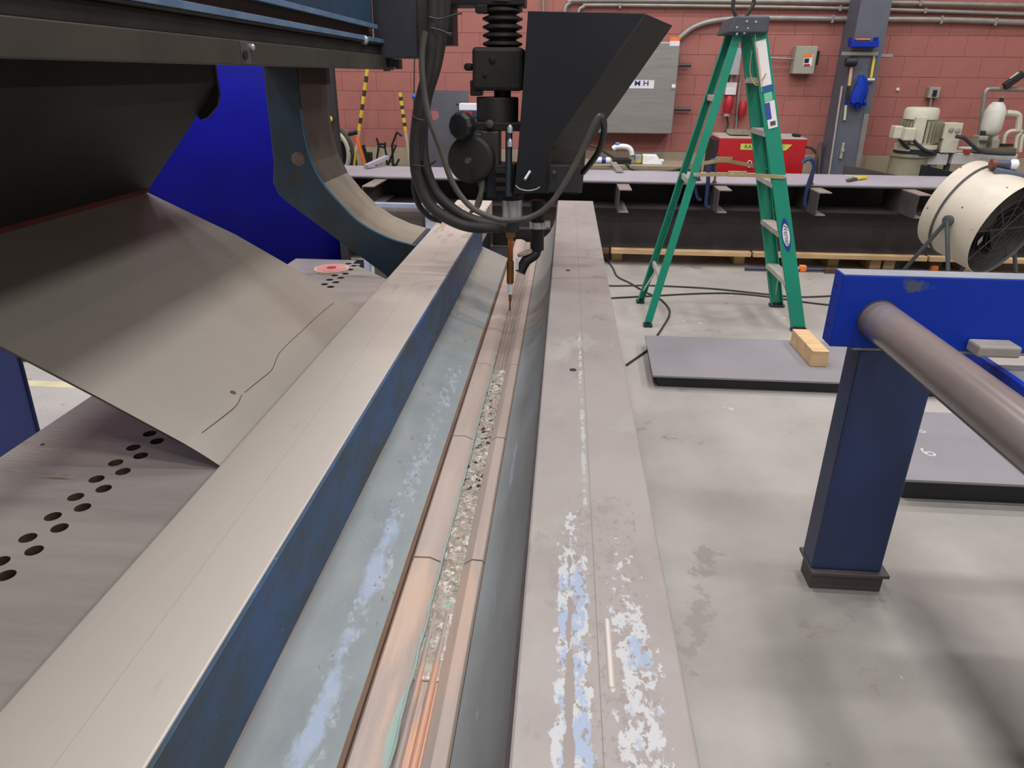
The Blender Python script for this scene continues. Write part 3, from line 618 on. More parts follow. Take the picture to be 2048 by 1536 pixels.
# ------------------------------------------------------------------ plates on the floor
def plate(px, lab, x0, y0, x1, y1, z0, z1, sk):
    bm = B(); hexa(bm, [(x0, y0, z0), (x1, y0, z0), (x1+sk, y1, z0), (x0+sk, y1, z0), (x0, y0, z1), (x1, y0, z1), (x1+sk, y1, z1), (x0+sk, y1, z1)])
    o = obj('floor_plate', bm, fplate_m, None, bevel=.002); tag(o, lab, 'plate'); return o
P1 = plate(0, 'grey steel plate over a black shadow filler in front of the green ladder', .495, 3.40, 2.05, 4.015, .062, .074, .02)
bm = B(); box(bm, (.53, 3.43, 0), (2.03, 3.99, .062)); tag(obj('plate_shadow_fill', bm, inkblack_m), 'low black filler standing in for the shadow under the plate by the ladder', 'shadow filler')  # black filler box painting the shadow under the raised plate
P2 = plate(0, 'grey steel plate with a chalked 6, on the floor beyond the blue stand', 1.335, 2.40, 2.9, 3.02, .09, .102, .0)
bm = B(); box(bm, (1.36, 2.43, 0), (2.88, 3.0, .09)); tag(obj('plate_shadow_fill', bm, inkblack_m), 'black filler standing in for the shadow under the chalk-marked plate beyond the blue stand', 'shadow filler')  # same black filler, shadow gap made solid under the second plate
p = at(1856, 905, z=.103)
chk = text('chalk_mark', '6', chalk_m, P2, (p.x, p.y, .1023), Matrix.Rotation(.5, 3, 'Z'), .10, .0003)
p = at(1842, 862, z=.103); text('chalk_mark', 'u', chalk_m, P2, (p.x, p.y, .1023), Matrix.Rotation(.9, 3, 'Z'), .06, .0003)
a_, b_ = at(1600, 664, z=.164), at(1652, 708, z=.164)
d_ = (b_-a_).normalized(); s_ = Vector((d_.y, -d_.x, 0))
e0, e1 = at(1598, 672, z=.12), at(1640, 718, z=.12)
bm = B(); bar(bm, (e0.x+.0, e0.y, .119), (e1.x, e1.y, .119), .089, .089); tag(obj('timber_block', bm, wood_m, None, bevel=.003), 'short square pine block on the floor plate at the ladder foot', 'block')

# ------------------------------------------------------------------ green step ladder
lad = thing('step_ladder', 'green fibreglass step ladder with grey treads and a dark cap, standing open', 'ladder', (1.06, 4.65, 0))
TZp = 1.735; XT0, XT1 = .93, 1.075; Yn, Yf = 4.40, 4.93; Yn2, Yf2 = 4.515, 4.815
def rail(name, x0, y0, x1, y1, w_, dp, m, flip, ztop=TZp+.03):
    """channel-section rail: web faces the viewer or away, flanges point inwards"""
    bm = B(); a, b = Vector((x0, y0, .0)), Vector((x1, y1, ztop)); d = (b-a).normalized()
    bar(bm, a+Vector((0, 0, .02)), b, .006, w_, up=(1, 0, 0)) if False else None
    for s in (-1, 1):
        off = Vector((s*(w_/2-.003), flip*dp/2, 0)); bar(bm, a+off+Vector((0, 0, .01)), b+off, .006, dp, up=(0, 1, 0))
    off = Vector((0, 0, 0)); bar(bm, a+Vector((0, 0, .01)), b, w_, .005, up=(0, 1, 0))
    return obj(name, bm, m, lad, bevel=.0015)
XR, XL = 1.562, .566
r1 = rail('front_rail', XR-.02, Yn, XT1-.02, Yn2, .085, .030, green_m, 1); rail('front_rail', XR-.02, Yf, XT1-.02, Yf2, .085, .030, green_m, -1)
rail('rear_rail', XL+.01, Yn+.0, XT0+.03, Yn2+.02, .045, .026, green_m, 1); rail('rear_rail', XL+.01, Yf-.01, XT0+.03, Yf2-.02, .045, .026, green_m, -1)
for (x_, y_, w_) in ((XR-.02, Yn, .10), (XR-.02, Yf, .10), (XL+.01, Yn, .055), (XL+.01, Yf-.01, .055)):
    bm = B(); box(bm, (x_-w_/2, y_-.028, 0), (x_+w_/2, y_+.028, .02)); box(bm, (x_-w_/2+.01, y_-.012, .02), (x_+w_/2-.012, y_+.012, .032)); obj('foot', bm, inkblack_m, lad, bevel=.003)
zs = [.318, .622, .915, 1.205, 1.495]
for z_ in zs:
    t = z_/(TZp+.03); xc = XR-.02+(XT1-XR)*t; ya = Yn+(Yn2-Yn)*t+.004; yb2 = Yf+(Yf2-Yf)*t-.004
    bm = B(); box(bm, (xc-.040, ya, z_-.004), (xc+.040, yb2, z_)); box(bm, (xc-.040, ya, z_-.030), (xc-.036, yb2, z_-.004)); box(bm, (xc+.036, ya, z_-.030), (xc+.040, yb2, z_-.004))
    for k in range(4): box(bm, (xc-.032+k*.018, ya, z_), (xc-.026+k*.018, yb2, z_+.002))
    obj('tread', bm, alu_m, lad)
for z_ in (.30, .90, 1.38):
    t = z_/(TZp+.03); xc = XL+.01+(XT0+.02-XL)*t; ya = Yn+(Yn2+.02-Yn)*t; yb2 = Yf-.01+(Yf2-.01-Yf)*t
    bm = B(); bar(bm, (xc, ya, z_), (xc, yb2, z_), .022, .035); bar(bm, (xc+.012, ya, z_-.016), (xc+.012, yb2, z_-.016), .004, .05); obj('rear_brace', bm, alu_m, lad, bevel=.002)
# diagonal braces under the lowest tread and at the rear foot
for (y0, y1) in ((Yn+.03, 4.60), (Yf-.03, 4.72)):
    bm = B(); t = .1; bar(bm, (XR-.05, y0, .10), (XR-.105, y1, .27), .02, .004, up=(1, 0, 0)); obj('knee_brace', bm, alu_m, lad)
    bm = B(); bar(bm, (XL+.02, y0-.01, .10), (XL+.075, y1, .29), .02, .004, up=(1, 0, 0)); obj('knee_brace', bm, alu_m, lad)
# spreaders
zsp = .955
def xr(z, s=0): return XR-.02+(XT1-XR)*z/(TZp+.03)
def xl(z): return XL+.01+(XT0+.02-XL)*z/(TZp+.03)
yn = Yn+(Yn2-Yn)*zsp/(TZp+.03)-.008; yf = Yf+(Yf2-Yf)*zsp/(TZp+.03)+.006
for (yy, zz, zm) in ((yn, .955, .962), (yf, .955, 1.00)):
    xa, xb, xm = xl(zz), xr(zz), (xl(zz)+xr(zz))/2
    bm = B(); bar(bm, (xa-.01, yy, zz), (xm, yy, zm), .006, .022, up=(0, 0, 1)); bar(bm, (xm, yy, zm), (xb+.04, yy, zz-.004), .006, .022)
    sp_ = obj('spreader', bm, brace_m, lad, bevel=.001)
    bm = B(); bar(bm, (xm-.055, yy-.005, zm+.003), (xm+.055, yy-.005, zm+.003), .004, .034); obj('hinge_plate', bm, brace_m, sp_, bevel=.002)
    for x_ in (xa-.005, xm-.03, xm+.03, xb+.035):
        bm = B(); lathe(bm, (x_, yy-.004, zm if abs(x_-xm) < .1 else zz), (0, -1, 0), [(0, .006), (.006, .005), (.007, .002)], n=10); obj('rivet', bm, chrome_m, sp_)
# cap
bm = B(); hexa(bm, [(.885, 4.475, 1.725), (1.105, 4.475, 1.725), (1.105, 4.845, 1.725), (.885, 4.845, 1.725), (.915, 4.485, 1.81), (1.105, 4.485, 1.81), (1.105, 4.835, 1.81), (.915, 4.835, 1.81)])
cp = obj('top_cap', bm, cap_m, lad, bevel=.008)
for (px, py) in ((1474, 55), (1489, 66), (1494, 43), (1512, 44), (1496, 57), (1474, 68)):
    p = at(px, py, y=4.478); bm = B(); lathe(bm, (p.x, 4.484, p.z), (0, -1, 0), [(0, .007), (.006, .006), (.007, .002)], n=10); obj('rivet', bm, chrome_m, cp)
# stickers and printed labels on the near front rail
def on_rail(z): # centre of the near right rail web
    t = z/(TZp+.03); return Vector((XR-.02+(XT1-XR)*t, Yn+(Yn2-Yn)*t-.0045, z))
rd = (on_rail(1.6)-on_rail(.2)).normalized(); rx = Vector((1, 0, 0)); rx = (rx-rd*rx.dot(rd)).normalized()
def sticker(name, z0, z1, u0, u1, m, lift=.0005, par=r1):
    a, b = on_rail(z0), on_rail(z1); nn = rx.cross(rd).normalized(); nn = nn if nn.y < 0 else -nn
    bm = B(); f = [a+rx*u0, a+rx*u1, b+rx*u1, b+rx*u0]; hexa(bm, [p-nn*.0003 for p in f]+[p+nn*(lift+.0004) for p in f]); return obj(name, bm, m, par)
sticker('warning_label', 1.455, 1.69, -.034, .028, white_m); sticker('print_line', 1.46, 1.66, -.026, -.023, orange_m, .001)
sticker('blue_print', 1.42, 1.452, -.030, .034, mat('teal_ink', (30, 92, 140)), .0005); sticker('size_print', 1.372, 1.418, -.022, .022, mat('pale_green_print', (120, 200, 160)), .0005)
sticker('spec_label', 1.225, 1.37, -.022, .032, white_m); sticker('spec_panel', 1.275, 1.365, -.024, .004, mat('violet_blue_ink', (62, 74, 156)), .001)
sticker('bar_code', 1.238, 1.262, -.008, .022, mill_m, .001)
# oval logo
nn = rx.cross(rd).normalized(); nn = nn if nn.y < 0 else -nn
c = on_rail(.610)
bm = B(); n = 32
prism(bm, [c+rd*(.098*math.cos(2*PI*i/n)*(1 if abs(math.cos(2*PI*i/n)) < .7 else 1.08))+rx*(.026*math.sin(2*PI*i/n)*abs(math.sin(2*PI*i/n))**.3) for i in range(n)], nn*.0008); obj('logo_oval', bm, inkblue_m, r1)
bm = B(); prism(bm, [c+rd*(.070*math.cos(2*PI*i/n))+rx*(.021*math.sin(2*PI*i/n)) for i in range(n)], nn*.0014); obj('logo_panel', bm, white_m, r1)
Mx = Matrix((-rd, rx, nn)).transposed()
Mx = Matrix((-rd, (nn.cross(-rd)), nn)).transposed()
text('logo_text', 'Werner', inkblack_m, r1, c+nn*.0016, Mx, .040, .0003)
# rope and hooks
bm = B(); tube(bm, [on_rail(1.72)+Vector((-.03, -.012, .09)), on_rail(1.72)+Vector((-.03, -.012, 0)), on_rail(1.6)+Vector((-.032, -.006, 0)), on_rail(1.42)+Vector((-.034, -.006, 0))], .0022, n=6); obj('tie_string', bm, mat('pinkish_cord', (206, 160, 134)), lad)
bm = B(); tube(bm, [(1.04, 4.53, 1.64), (1.045, 4.54, 1.54), (1.07, 4.52, 1.47), (1.10, 4.50, 1.46), (1.125, 4.48, 1.52)], .003, n=6); obj('tie_string', bm, mat('tan_cord', (186, 164, 110)), lad)
for i, pts in enumerate(([(1474, 36), (1468, 22), (1466, 8), (1470, -14)], [(1492, 34), (1500, 20), (1508, 6), (1506, -10)])):
    bm = B(); tube(bm, [at(x, y, y=4.62) for x, y in pts], .011, n=8); o = obj('hanger_hook', bm, rubber_m); tag(o, ('left' if i == 0 else 'right')+' black bent hook sticking up from the ladder cap', 'hook', 'hooks on the ladder cap')

# ------------------------------------------------------------------ cords and bars on the floor
def fc(label, pts, r, m, cat='cable', name='floor_cable'):
    bm = B(); tube(bm, [Vector((at(x, y, z=r).x, at(x, y, z=r).y, r)) for x, y in pts], r, n=8); o = obj(name, bm, m, None, smooth=True); return tag(o, label, cat)
fc('upper black cable crossing the floor behind the ladder', [(1190, 560), (1215, 571), (1300, 571), (1420, 577), (1530, 588), (1600, 594), (1700, 590), (1790, 588)], .0065, rubber_m)
fc('lower black cable crossing the floor between the ladder feet', [(1190, 598), (1225, 596), (1300, 592), (1400, 587), (1470, 587), (1540, 594), (1600, 603), (1670, 611), (1760, 618)], .0065, rubber_m)
fc('black cable curling from the bench past the left ladder feet to the floor plate', [(1200, 515), (1213, 521), (1225, 535), (1235, 553), (1260, 566), (1280, 578), (1295, 586), (1320, 598), (1337, 616), (1338, 632), (1325, 655), (1315, 670)], .0065, rubber_m)
fc('short black cable end poking out left of the floor plate', [(1300, 697), (1280, 711), (1253, 730)], .0065, rubber_m)
fb2 = thing('bar_clamp', 'dark blue bar clamp lying on the floor behind the ladder, with an orange jaw', 'clamp', tuple(at(1570, 538, z=0)))
a_, b_ = at(1490, 537, z=.02), at(1860, 543, z=.02); bm = B(); cyl(bm, a_, b_, .014, n=12); obj('bar', bm, mat('blue_black_bar', (54, 58, 88)), fb2, smooth=True)
for nm, px in (('jaw', 1605), ('jaw', 1868)):
    p = at(px, 536, z=.03); bm = B(); box(bm, (p.x-.03, p.y-.025, .0), (p.x+.03, p.y+.025, .055)); obj(nm, bm, orange_m, fb2, bevel=.012)
p = at(1594, 536, z=.03); bm = B(); lathe(bm, (p.x-.015, p.y, .022), (1, 0, 0), [(0, .02), (.03, .02)], n=12); obj('handle_collar', bm, galv_m, fb2)

# ------------------------------------------------------------------ long steel table near the wall
RT = Matrix.Rotation(-.008, 4, 'Z')
TPZ = .70
tp0, tp1 = at(640, 350, z=TPZ), at(1905, 374, z=TPZ)
bm = B(); dpt = .30
bk0, bk1 = at(640, 330, z=TPZ), at(1905, 353, z=TPZ)
hexa(bm, [(tp0.x, tp0.y, TPZ-.012), (tp1.x, tp1.y, TPZ-.012), (bk1.x, bk1.y, TPZ-.012), (bk0.x, bk0.y, TPZ-.012), (tp0.x, tp0.y, TPZ), (tp1.x, tp1.y, TPZ), (bk1.x, bk1.y, TPZ), (bk0.x, bk0.y, TPZ)])
long_plate = obj('long_plate', bm, tplate_m, None, bevel=.001); tag(long_plate, 'long lavender-grey steel strip plate laid across channels near the red wall', 'plate')
def tpy(x): return tp0.y+(tp1.y-tp0.y)*(x-tp0.x)/(tp1.x-tp0.x)
yfb = tpy(0)
# under-plate flange of the long channel
bm = B(); hexa(bm, [(tp0.x, tp0.y+.02, TPZ-.0255), (tp1.x, tp1.y+.02, TPZ-.0255), (tp1.x, tp1.y+.12, TPZ-.0255), (tp0.x, tp0.y+.12, TPZ-.0255), (tp0.x, tp0.y+.02, TPZ-.013), (tp1.x, tp1.y+.02, TPZ-.013), (tp1.x, tp1.y+.12, TPZ-.013), (tp0.x, tp0.y+.12, TPZ-.013)])
tag(obj('edge_channel', bm, chan_m), 'pale grey edge channel directly under the long strip plate', 'channel')
def chan(px, py, L1, lab, w_=.10, h_=.185):
    p = at(px, py, z=TPZ-.026); g = thing('steel_channel', lab, 'channel', (p.x, p.y, TPZ-.026-h_), 'cross channels under the strip plate')
    z1 = TPZ-.026; x = p.x; y = p.y; Yb = tpy(x)+L1
    bm = B(); box(bm, (x-w_*.45, y, z1-.008), (x+w_*.55, Yb, z1)); obj('top_flange', bm, chan_m, g)
    bm = B(); box(bm, (x-w_*.45, y, z1-h_), (x-w_*.45+.007, Yb, z1-.008)); obj('web', bm, mill_m, g)
    bm = B(); box(bm, (x-w_*.45+.007, y+.02, z1-h_), (x+w_*.4, Yb, z1-h_+.008)); obj('bottom_flange', bm, chan_m, g)
    return p
for px, py, lab in ((1250, 379, 'cross channel just right of the welding head'), (1450, 380, 'cross channel beside the left blue clamp'), (1650, 385, 'cross channel beside the right blue clamp'), (1850, 390, 'cross channel end behind the drum fan'), (735, 372, 'cross channel seen between yoke and hoses')):
    chan(px, py, .34, lab)
# dark I beams that carry it
def ibeam(x0, y0, x1, y1, z0, z1, lab, fl=.12, m=darkbeam_m):
    bm = B(); d = Vector((x1-x0, y1-y0, 0)).normalized(); s = Vector((-d.y, d.x, 0))
    for (za, zb, wd) in ((z0, z0+.02, fl), (z1-.02, z1, fl)):
        f = [Vector((x0, y0, 0)), Vector((x1, y1, 0)), Vector((x1, y1, 0))+s*wd, Vector((x0, y0, 0))+s*wd]
        hexa(bm, [p+Vector((0, 0, za)) for p in f]+[p+Vector((0, 0, zb)) for p in f])
    o_ = s*(fl/2-.006); f = [Vector((x0, y0, 0))+o_, Vector((x1, y1, 0))+o_, Vector((x1, y1, 0))+o_+s*.012, Vector((x0, y0, 0))+o_+s*.012]
    hexa(bm, [p+Vector((0, 0, z0+.02)) for p in f]+[p+Vector((0, 0, z1-.02)) for p in f])
    return tag(obj('steel_beam', bm, m), lab, 'beam')
by = tp0.y+.12
ibeam(tp0.x, tp0.y+.40, tp1.x+1.0, tp1.y+.40, .40, TPZ-.014, 'upper dark steel beam lying along the stack under the strip plate', .2)
ibeam(tp0.x, tp0.y+.02, tp1.x+1.0, tp1.y+.02, .1385, .490, 'lower dark deep steel beam standing on the pine boards', .22)
pa, pb = at(640, 484, z=.16), at(1990, 494, z=.16)
yb0 = tp0.y-.05; yb1 = tp1.y+.02
bm = B(); hexa(bm, [(tp0.x, yb0, .095), (.40, tpy(.4)-.05, .095), (.40, tpy(.4)+.5, .095), (tp0.x, yb0+.5, .095), (tp0.x, yb0, .138), (.40, tpy(.4)-.05, .138), (.40, tpy(.4)+.5, .138), (tp0.x, yb0+.5, .138)]); tag(obj('pine_board', bm, darkwood_m, None, bevel=.003), 'dark left board under the steel beam, seen between yoke and hoses', 'board')
for i, (x0, x1, lab) in enumerate(((.42, 1.60, 'pine board under the steel beam, behind the ladder'), (1.62, 3.05, 'pine board under the steel beam, right of the ladder'), (3.07, 4.5, 'pine board under the steel beam, behind the drum fan'))):
    bm = B(); hexa(bm, [(x0, tpy(x0)-.05, .098), (x1, tpy(x1)-.05, .098), (x1, tpy(x1)+.5, .098), (x0, tpy(x0)+.5, .098), (x0, tpy(x0)-.05, .138), (x1, tpy(x1)-.05, .138), (x1, tpy(x1)+.5, .138), (x0, tpy(x0)+.5, .138)])
    tag(obj('pine_board', bm, woodx_m, None, bevel=.003), lab, 'board')
for i, (px, py, lab) in enumerate(((1236, 505, 'small pine block under the board, left of the ladder'), (1486, 510, 'pine block under the board, between the ladder rails'), (1680, 506, 'thin pine block under the board'), (1757, 515, 'left of the paired pine blocks under the board'), (1785, 515, 'right of the paired pine blocks under the board'), (1950, 515, 'pine block behind the fan legs'))):
    x_ = at(px, py, y=tpy(1.5)).x; bm = B(); y_ = tpy(x_)+(.02 if i > 2 else .1); zb0 = 0 if i > 2 else .05; box(bm, (x_-.045, y_, 0 if i > 2 else .0), (x_+.045, y_+.36, .097)); tag(obj('pine_block', bm, wood_m, None, bevel=.003), lab, 'block')
bm = B(); box(bm, (-1.45, yb0+.1, 0), (-1.25, yb0+.5, .094)); tag(obj('timber_block', bm, darkwood_m), 'dark timber block under the left end of the beam stack', 'block')
x_, y_ = at(1760, 531, z=.03).x, 0
bm = B(); box(bm, (2.2, tpy(2.2)-.16, .0), (5.2, tpy(2.2)-.12, .04)); tag(obj('floor_batten', bm, darkwood_m), 'low brown batten on the floor in front of the beam stack', 'batten')
# C-clamps
def cclamp(pxs, Y, lab, tpx):
    g = thing('c_clamp', lab, 'clamp', tuple(at(pxs[0][0], pxs[-1][1], y=Y)), 'blue clamps on the strip plate')
    bm = B(); P = [at(x, y, y=Y) for x, y in pxs]; tube(bm, P, .017, n=8); obj('frame', bm, clamp_m, g, smooth=True)
    a, b = at(tpx, 322, y=Y+.02), at(tpx, 360, y=Y+.02); bm = B(); cyl(bm, (a.x, Y+.02, a.z+.06), (a.x, Y+.02, TPZ+.012), .009, n=10); cyl(bm, (a.x, Y+.02, TPZ), (a.x, Y+.02, TPZ+.012), .018, n=12); obj('screw', bm, mat('rusty_screw', (92, 62, 56)), g, smooth=True)
Yc = tpy(1.2)-.03
cclamp([(1434, 318), (1420, 324), (1417, 340), (1416, 365), (1414, 390), (1413, 410), (1422, 416)], Yc, 'blue clamp gripping the strip plate left of the ladder front rails', 1434)
cclamp([(1605, 325), (1616, 318), (1625, 322), (1628, 336), (1618, 365), (1612, 390), (1611, 410), (1620, 416)], Yc, 'blue clamp gripping the strip plate right of the ladder', 1631)
cclamp([(1394, 355), (1392, 380), (1396, 396), (1402, 400)], Yc+.1, 'small blue clamp behind the left ladder rails', 1402)
tl = thing('utility_knife', 'yellow and dark hand tool lying on the strip plate near its right end', 'tool', tuple(at(1715, 358, z=TPZ)))
a_, b_, c_ = at(1695, 361, z=TPZ+.015), at(1712, 357, z=TPZ+.018), at(1732, 355, z=TPZ+.015)
bm = B(); bar(bm, a_, b_, .03, .02); obj('blade', bm, mill_m, tl, bevel=.004); bm = B(); bar(bm, b_, c_, .035, .026); obj('handle', bm, yellow_m, tl, bevel=.008)
bm = B(); bar(bm, b_+Vector((-.06, .08, .01)), b_+Vector((.02, .02, .01)), .03, .015); obj('tip', bm, alu_m, tl, bevel=.003)

# ------------------------------------------------------------------ drum fan
fc_ = Vector((2.803, 5.0, .648)); ax = Vector((.474, -.842, -.257)).normalized(); R_ = .315
fan = thing('drum_fan', 'large cream drum fan on dark tubular legs, right of the ladder', 'fan', (fc_.x, fc_.y, 0))
L0, L1 = -.204, .204
d, s, u = frame_of(ax); n = 56
bm = B(); rings = []
for (t, r) in ((L0, R_*.985), (L0+.012, R_), (L1-.012, R_), (L1, R_*1.003), (L1, R_*.992), (L1-.012, R_-.008), (L0+.02, R_-.008), (L0, R_*.965)):
    rings.append([bm.verts.new(fc_+ax*t+(s*math.cos(2*PI*i/n)+u*math.sin(2*PI*i/n))*r) for i in range(n)])
for k in range(len(rings)):
    k2 = (k+1) % len(rings)
    for i in range(n): bm.faces.new((rings[k][i], rings[k][(i+1) % n], rings[k2][(i+1) % n], rings[k2][i])).material_index = 1 if k in (4, 5, 6) else 0
drum = obj('drum', bm, [fan_m, fanin_m], fan, smooth=True)
bm = B(); tube(bm, [fc_+ax*(-.095)+(s*math.cos(2*PI*i/40)+u*math.sin(2*PI*i/40))*(R_+.006) for i in range(41)], .007, n=6, k=1, smooth=False); obj('strap', bm, dgreen_m, fan, smooth=True)
bm = B()
for r in [.05+.05*i for i in range(6)]:
    tube(bm, [fc_+ax*(L1-.02)+(s*math.cos(2*PI*i/36)+u*math.sin(2*PI*i/36))*r for i in range(37)], .0015, n=4, k=1, smooth=False)
for i in range(8): cyl(bm, fc_+ax*(L1-.024), fc_+ax*(L1-.024)+(s*math.cos(2*PI*i/8)+u*math.sin(2*PI*i/8))*(R_-.01), .004, n=6)
obj('grille', bm, fanin_m, fan)
bm = B(); cyl(bm, fc_+ax*(L0+.03), fc_+ax*(L0+.04), R_-.01, n=48); obj('rear_mesh', bm, mat('dark_mesh', (58, 54, 50), (46, 43, 40), 30, .7), fan)
bm = B(); lathe(bm, fc_+ax*(-.14), ax, [(0, .03), (.01, .085), (.2, .085), (.22, .05)], n=24); obj('motor', bm, fanin_m, fan, smooth=True)
gq = fc_+ax*(L1-.012); ga = (at(1968, 490, y=4.7)-gq); ga = ga-ax*ga.dot(ax)
if ga.length > .22: ga = ga*(.22/ga.length)
bm = B(); prism(bm, [gq+ga+u*.035, gq+ga+s*.022, gq+ga-u*.035, gq+ga-s*.022], ax*.003); obj('see_through_patch', bm, mat('pale_see_through', (150, 140, 122)), fan)  # pale diamond plate added for the lighter view through the drum
for k in range(4):
    t = k*PI/2+.4; r0 = s*math.cos(t)+u*math.sin(t); r1_ = s*math.cos(t+.5)+u*math.sin(t+.5)
    bm = B(); prism(bm, [fc_+ax*.02+r0*.06, fc_+ax*.02+r0*.285, fc_+ax*.09+r1_*.285, fc_+ax*.07+r1_*.06], ax*.004); obj('blade', bm, fanin_m, fan)
side_h = ax.cross(Vector((0, 0, 1))).normalized()
if side_h.y > 0: side_h = -side_h
for sgn in (1, -1):
    pv = fc_+side_h*sgn*(R_+.02)
    bm = B(); lathe(bm, fc_+side_h*sgn*(R_-.01), side_h*sgn, [(0, .035), (.03, .035), (.036, .02)], n=16); obj('pivot', bm, dgreen_m, fan, smooth=True)
    ah = Vector((ax.x, ax.y, 0)).normalized()
    for q_, nm in ((-.34, 'leg'), (.22, 'leg')):
        ft = Vector((pv.x, pv.y, .012))+ah*q_+side_h*sgn*.04
        bm = B(); tube(bm, [pv, pv+(ft-pv)*.5+Vector((0, 0, 0)), ft], .0135, n=10, k=3); obj(nm, bm, dgreen_m, fan, smooth=True)
for q_ in (-.34, .22):
    ah = Vector((ax.x, ax.y, 0)).normalized(); a_ = fc_+side_h*(R_+.06)+ah*q_; b_ = fc_-side_h*(R_+.06)+ah*q_
    bm = B(); cyl(bm, (a_.x, a_.y, .014), (b_.x, b_.y, .014), .0125, n=10); obj('cross_tube', bm, dgreen_m, fan, smooth=True)
# switch and small motor box on top of the drum
p = at(1990, 322, y=4.85)
tb = fc_+u*0; up_n = (Vector((0, 0, 1))-ax*ax.z).normalized()
q0 = at(1981, 328, y=4.93)
bm = B(); lathe(bm, q0, Vector((1, -.1, -.05)), [(0, .032), (.03, .032)], n=14); obj('red_collar', bm, mat('dull_red_collar', (120, 56, 54)), fan, smooth=True)
bm = B(); lathe(bm, q0+Vector((.03, 0, 0)), Vector((1, -.1, -.05)), [(0, .026), (.08, .030)], n=14); obj('switch_body', bm, mat('slate_plastic', (66, 66, 86)), fan, smooth=True)
bm = B(); lathe(bm, q0+Vector((.11, -.01, 0)), Vector((1, -.1, -.05)), [(0, .022), (.015, .034), (.04, .034), (.055, .016)], n=16); obj('white_knob', bm, whitep_m, fan, smooth=True)
bm = B(); bar(bm, q0+Vector((.02, 0, -.05)), q0+Vector((.26, -.02, -.09)), .08, .07); obj('wiring_box', bm, mat('grey_wiring_box', (96, 104, 116)), fan, bevel=.012)
for i, (px, py) in enumerate(((1922, 336), (1856, 416), (1925, 415), (2014, 376), (1945, 459), (1970, 408))):
    dd = RW @ _cd(px, py)
    # nearest hit on the drum side
    best = None
    for j in range(400):
        P_t = CP+dd*(3.9+j*.006)
        v_ = P_t-fc_; al = v_.dot(ax); rad = (v_-ax*al).length
        if rad < R_ and abs(al) < .2: best = P_t; break
    if best is not None:
        v_ = best-fc_; al = v_.dot(ax); rn = (v_-ax*al).normalized()
        bm = B(); lathe(bm, best, rn, [(-.002, .006), (.004, .006), (.006, .003)], n=8); obj('screw', bm, mill_m, drum)

# ------------------------------------------------------------------ wall equipment
def wthing(name, label, cat, px, py, Y=WF, grp=None): return thing(name, label, cat, tuple(at(px, py, y=Y)), grp)
def conduit(label, pts, r, Y=WF-.04, m=galv_m, straps=()):
    g = wthing('conduit', label, 'conduit', pts[0][0], pts[0][1], Y)
    bm = B(); tube(bm, [at(x, y, y=Y) for x, y in pts], r, n=12, k=6); obj('pipe', bm, m, g, smooth=True)
    for (x, y) in straps:
        p = at(x, y, y=Y); bm = B(); box(bm, (p.x-.012, Y-r-.004, p.z-r-.012), (p.x+.012, WF, p.z+r+.006)); obj('strap', bm, galv_m, g, bevel=.003)
    return g
conduit('uppermost conduit running along the red wall', [(1130, 60), (1130, 20), (1140, 6), (1160, 1), (1400, 2), (1700, 4), (2100, 12)], .022, straps=((1840, 5),))
conduit('second conduit from the top on the red wall', [(1155, 60), (1157, 24), (1168, 13), (1190, 10), (1400, 12), (1700, 17), (2100, 30)], .017, straps=((1240, 11), (1680, 16), (1850, 21)))
conduit('thick third conduit curving down to the stainless cabinet', [(1352, 84), (1366, 70), (1388, 54), (1420, 43), (1460, 38), (1520, 36), (1700, 38), (1900, 40), (2100, 47)], .028, straps=((1530, 38), (1664, 38), (1882, 39), (1990, 43)))
conduit('short upright conduit behind the bellows, above the guard plate', [(1087, -10), (1087, 60)], .014)
# stainless cabinet
cab = wthing('electrical_cabinet', 'brushed stainless wall cabinet with a white MH name plate', 'cabinet', 1280, 268)
CY = WF-.24
x0c, x1c = at(1190, 180, y=CY).x-.30, at(1352, 180, y=CY).x; z0c, z1c = at(1300, 268, y=CY).z, at(1350, 84, y=CY).z
bm = B(); box(bm, (x0c, CY, z0c), (x1c, WF, z1c)); obj('body', bm, ssteel_m, cab, bevel=.006)
bm = B(); box(bm, (x0c+.008, CY-.012, z0c+.008), (x1c-.008, CY, z1c-.008)); dr = obj('door', bm, ssteel_m, cab, bevel=.004)
sg0, sg1 = at(1236, 170, y=CY-.014), at(1308, 170, y=CY-.014)
zt, zb_ = at(1280, 160, y=CY-.014).z, at(1280, 177, y=CY-.014).z
bm = B(); box(bm, (sg0.x-.02, CY-.016, zb_), (sg1.x, CY-.012, zt)); npl = obj('name_plate', bm, white_m, dr)
for ch, px in (('M', 1275), ('H', 1292)):
    p = at(px, 167, y=CY-.017); text('letter', ch, inkblue_m, npl, (p.x, CY-.0165, p.z), FACE, .070, .0008, 1.25, .0016)
bm = B(); p = at(1349, 173, y=CY-.014); lathe(bm, (p.x-.01, CY-.010, p.z), (0, -1, 0), [(0, .022), (.015, .022), (.02, .012)], n=16); obj('latch', bm, whitep_m, dr, smooth=True)
a0, a1, b1 = at(1343, 73, y=CY-.014), at(1363, 73, y=CY-.014), at(1350, 92, y=CY-.014)
bm = B(); box(bm, (a0.x-.012, CY-.0145, b1.z), (a1.x-.014, CY-.012, a0.z)); obj('warning_sticker', bm, white_m, dr)
bm = B(); box(bm, (a0.x-.012, CY-.0155, b1.z+(a0.z-b1.z)*.55), (a1.x-.014, CY-.012, a0.z)); obj('warning_band', bm, orange_m, dr)
for yy in (130, 218):
    p = at(1360, yy, y=WF-.06); bm = B()
    cyl(bm, (x1c-.005, WF-.06, p.z), (p.x+.12, WF-.06, p.z), .02, n=12); obj('strut', bm, mill_m, cab, smooth=True)
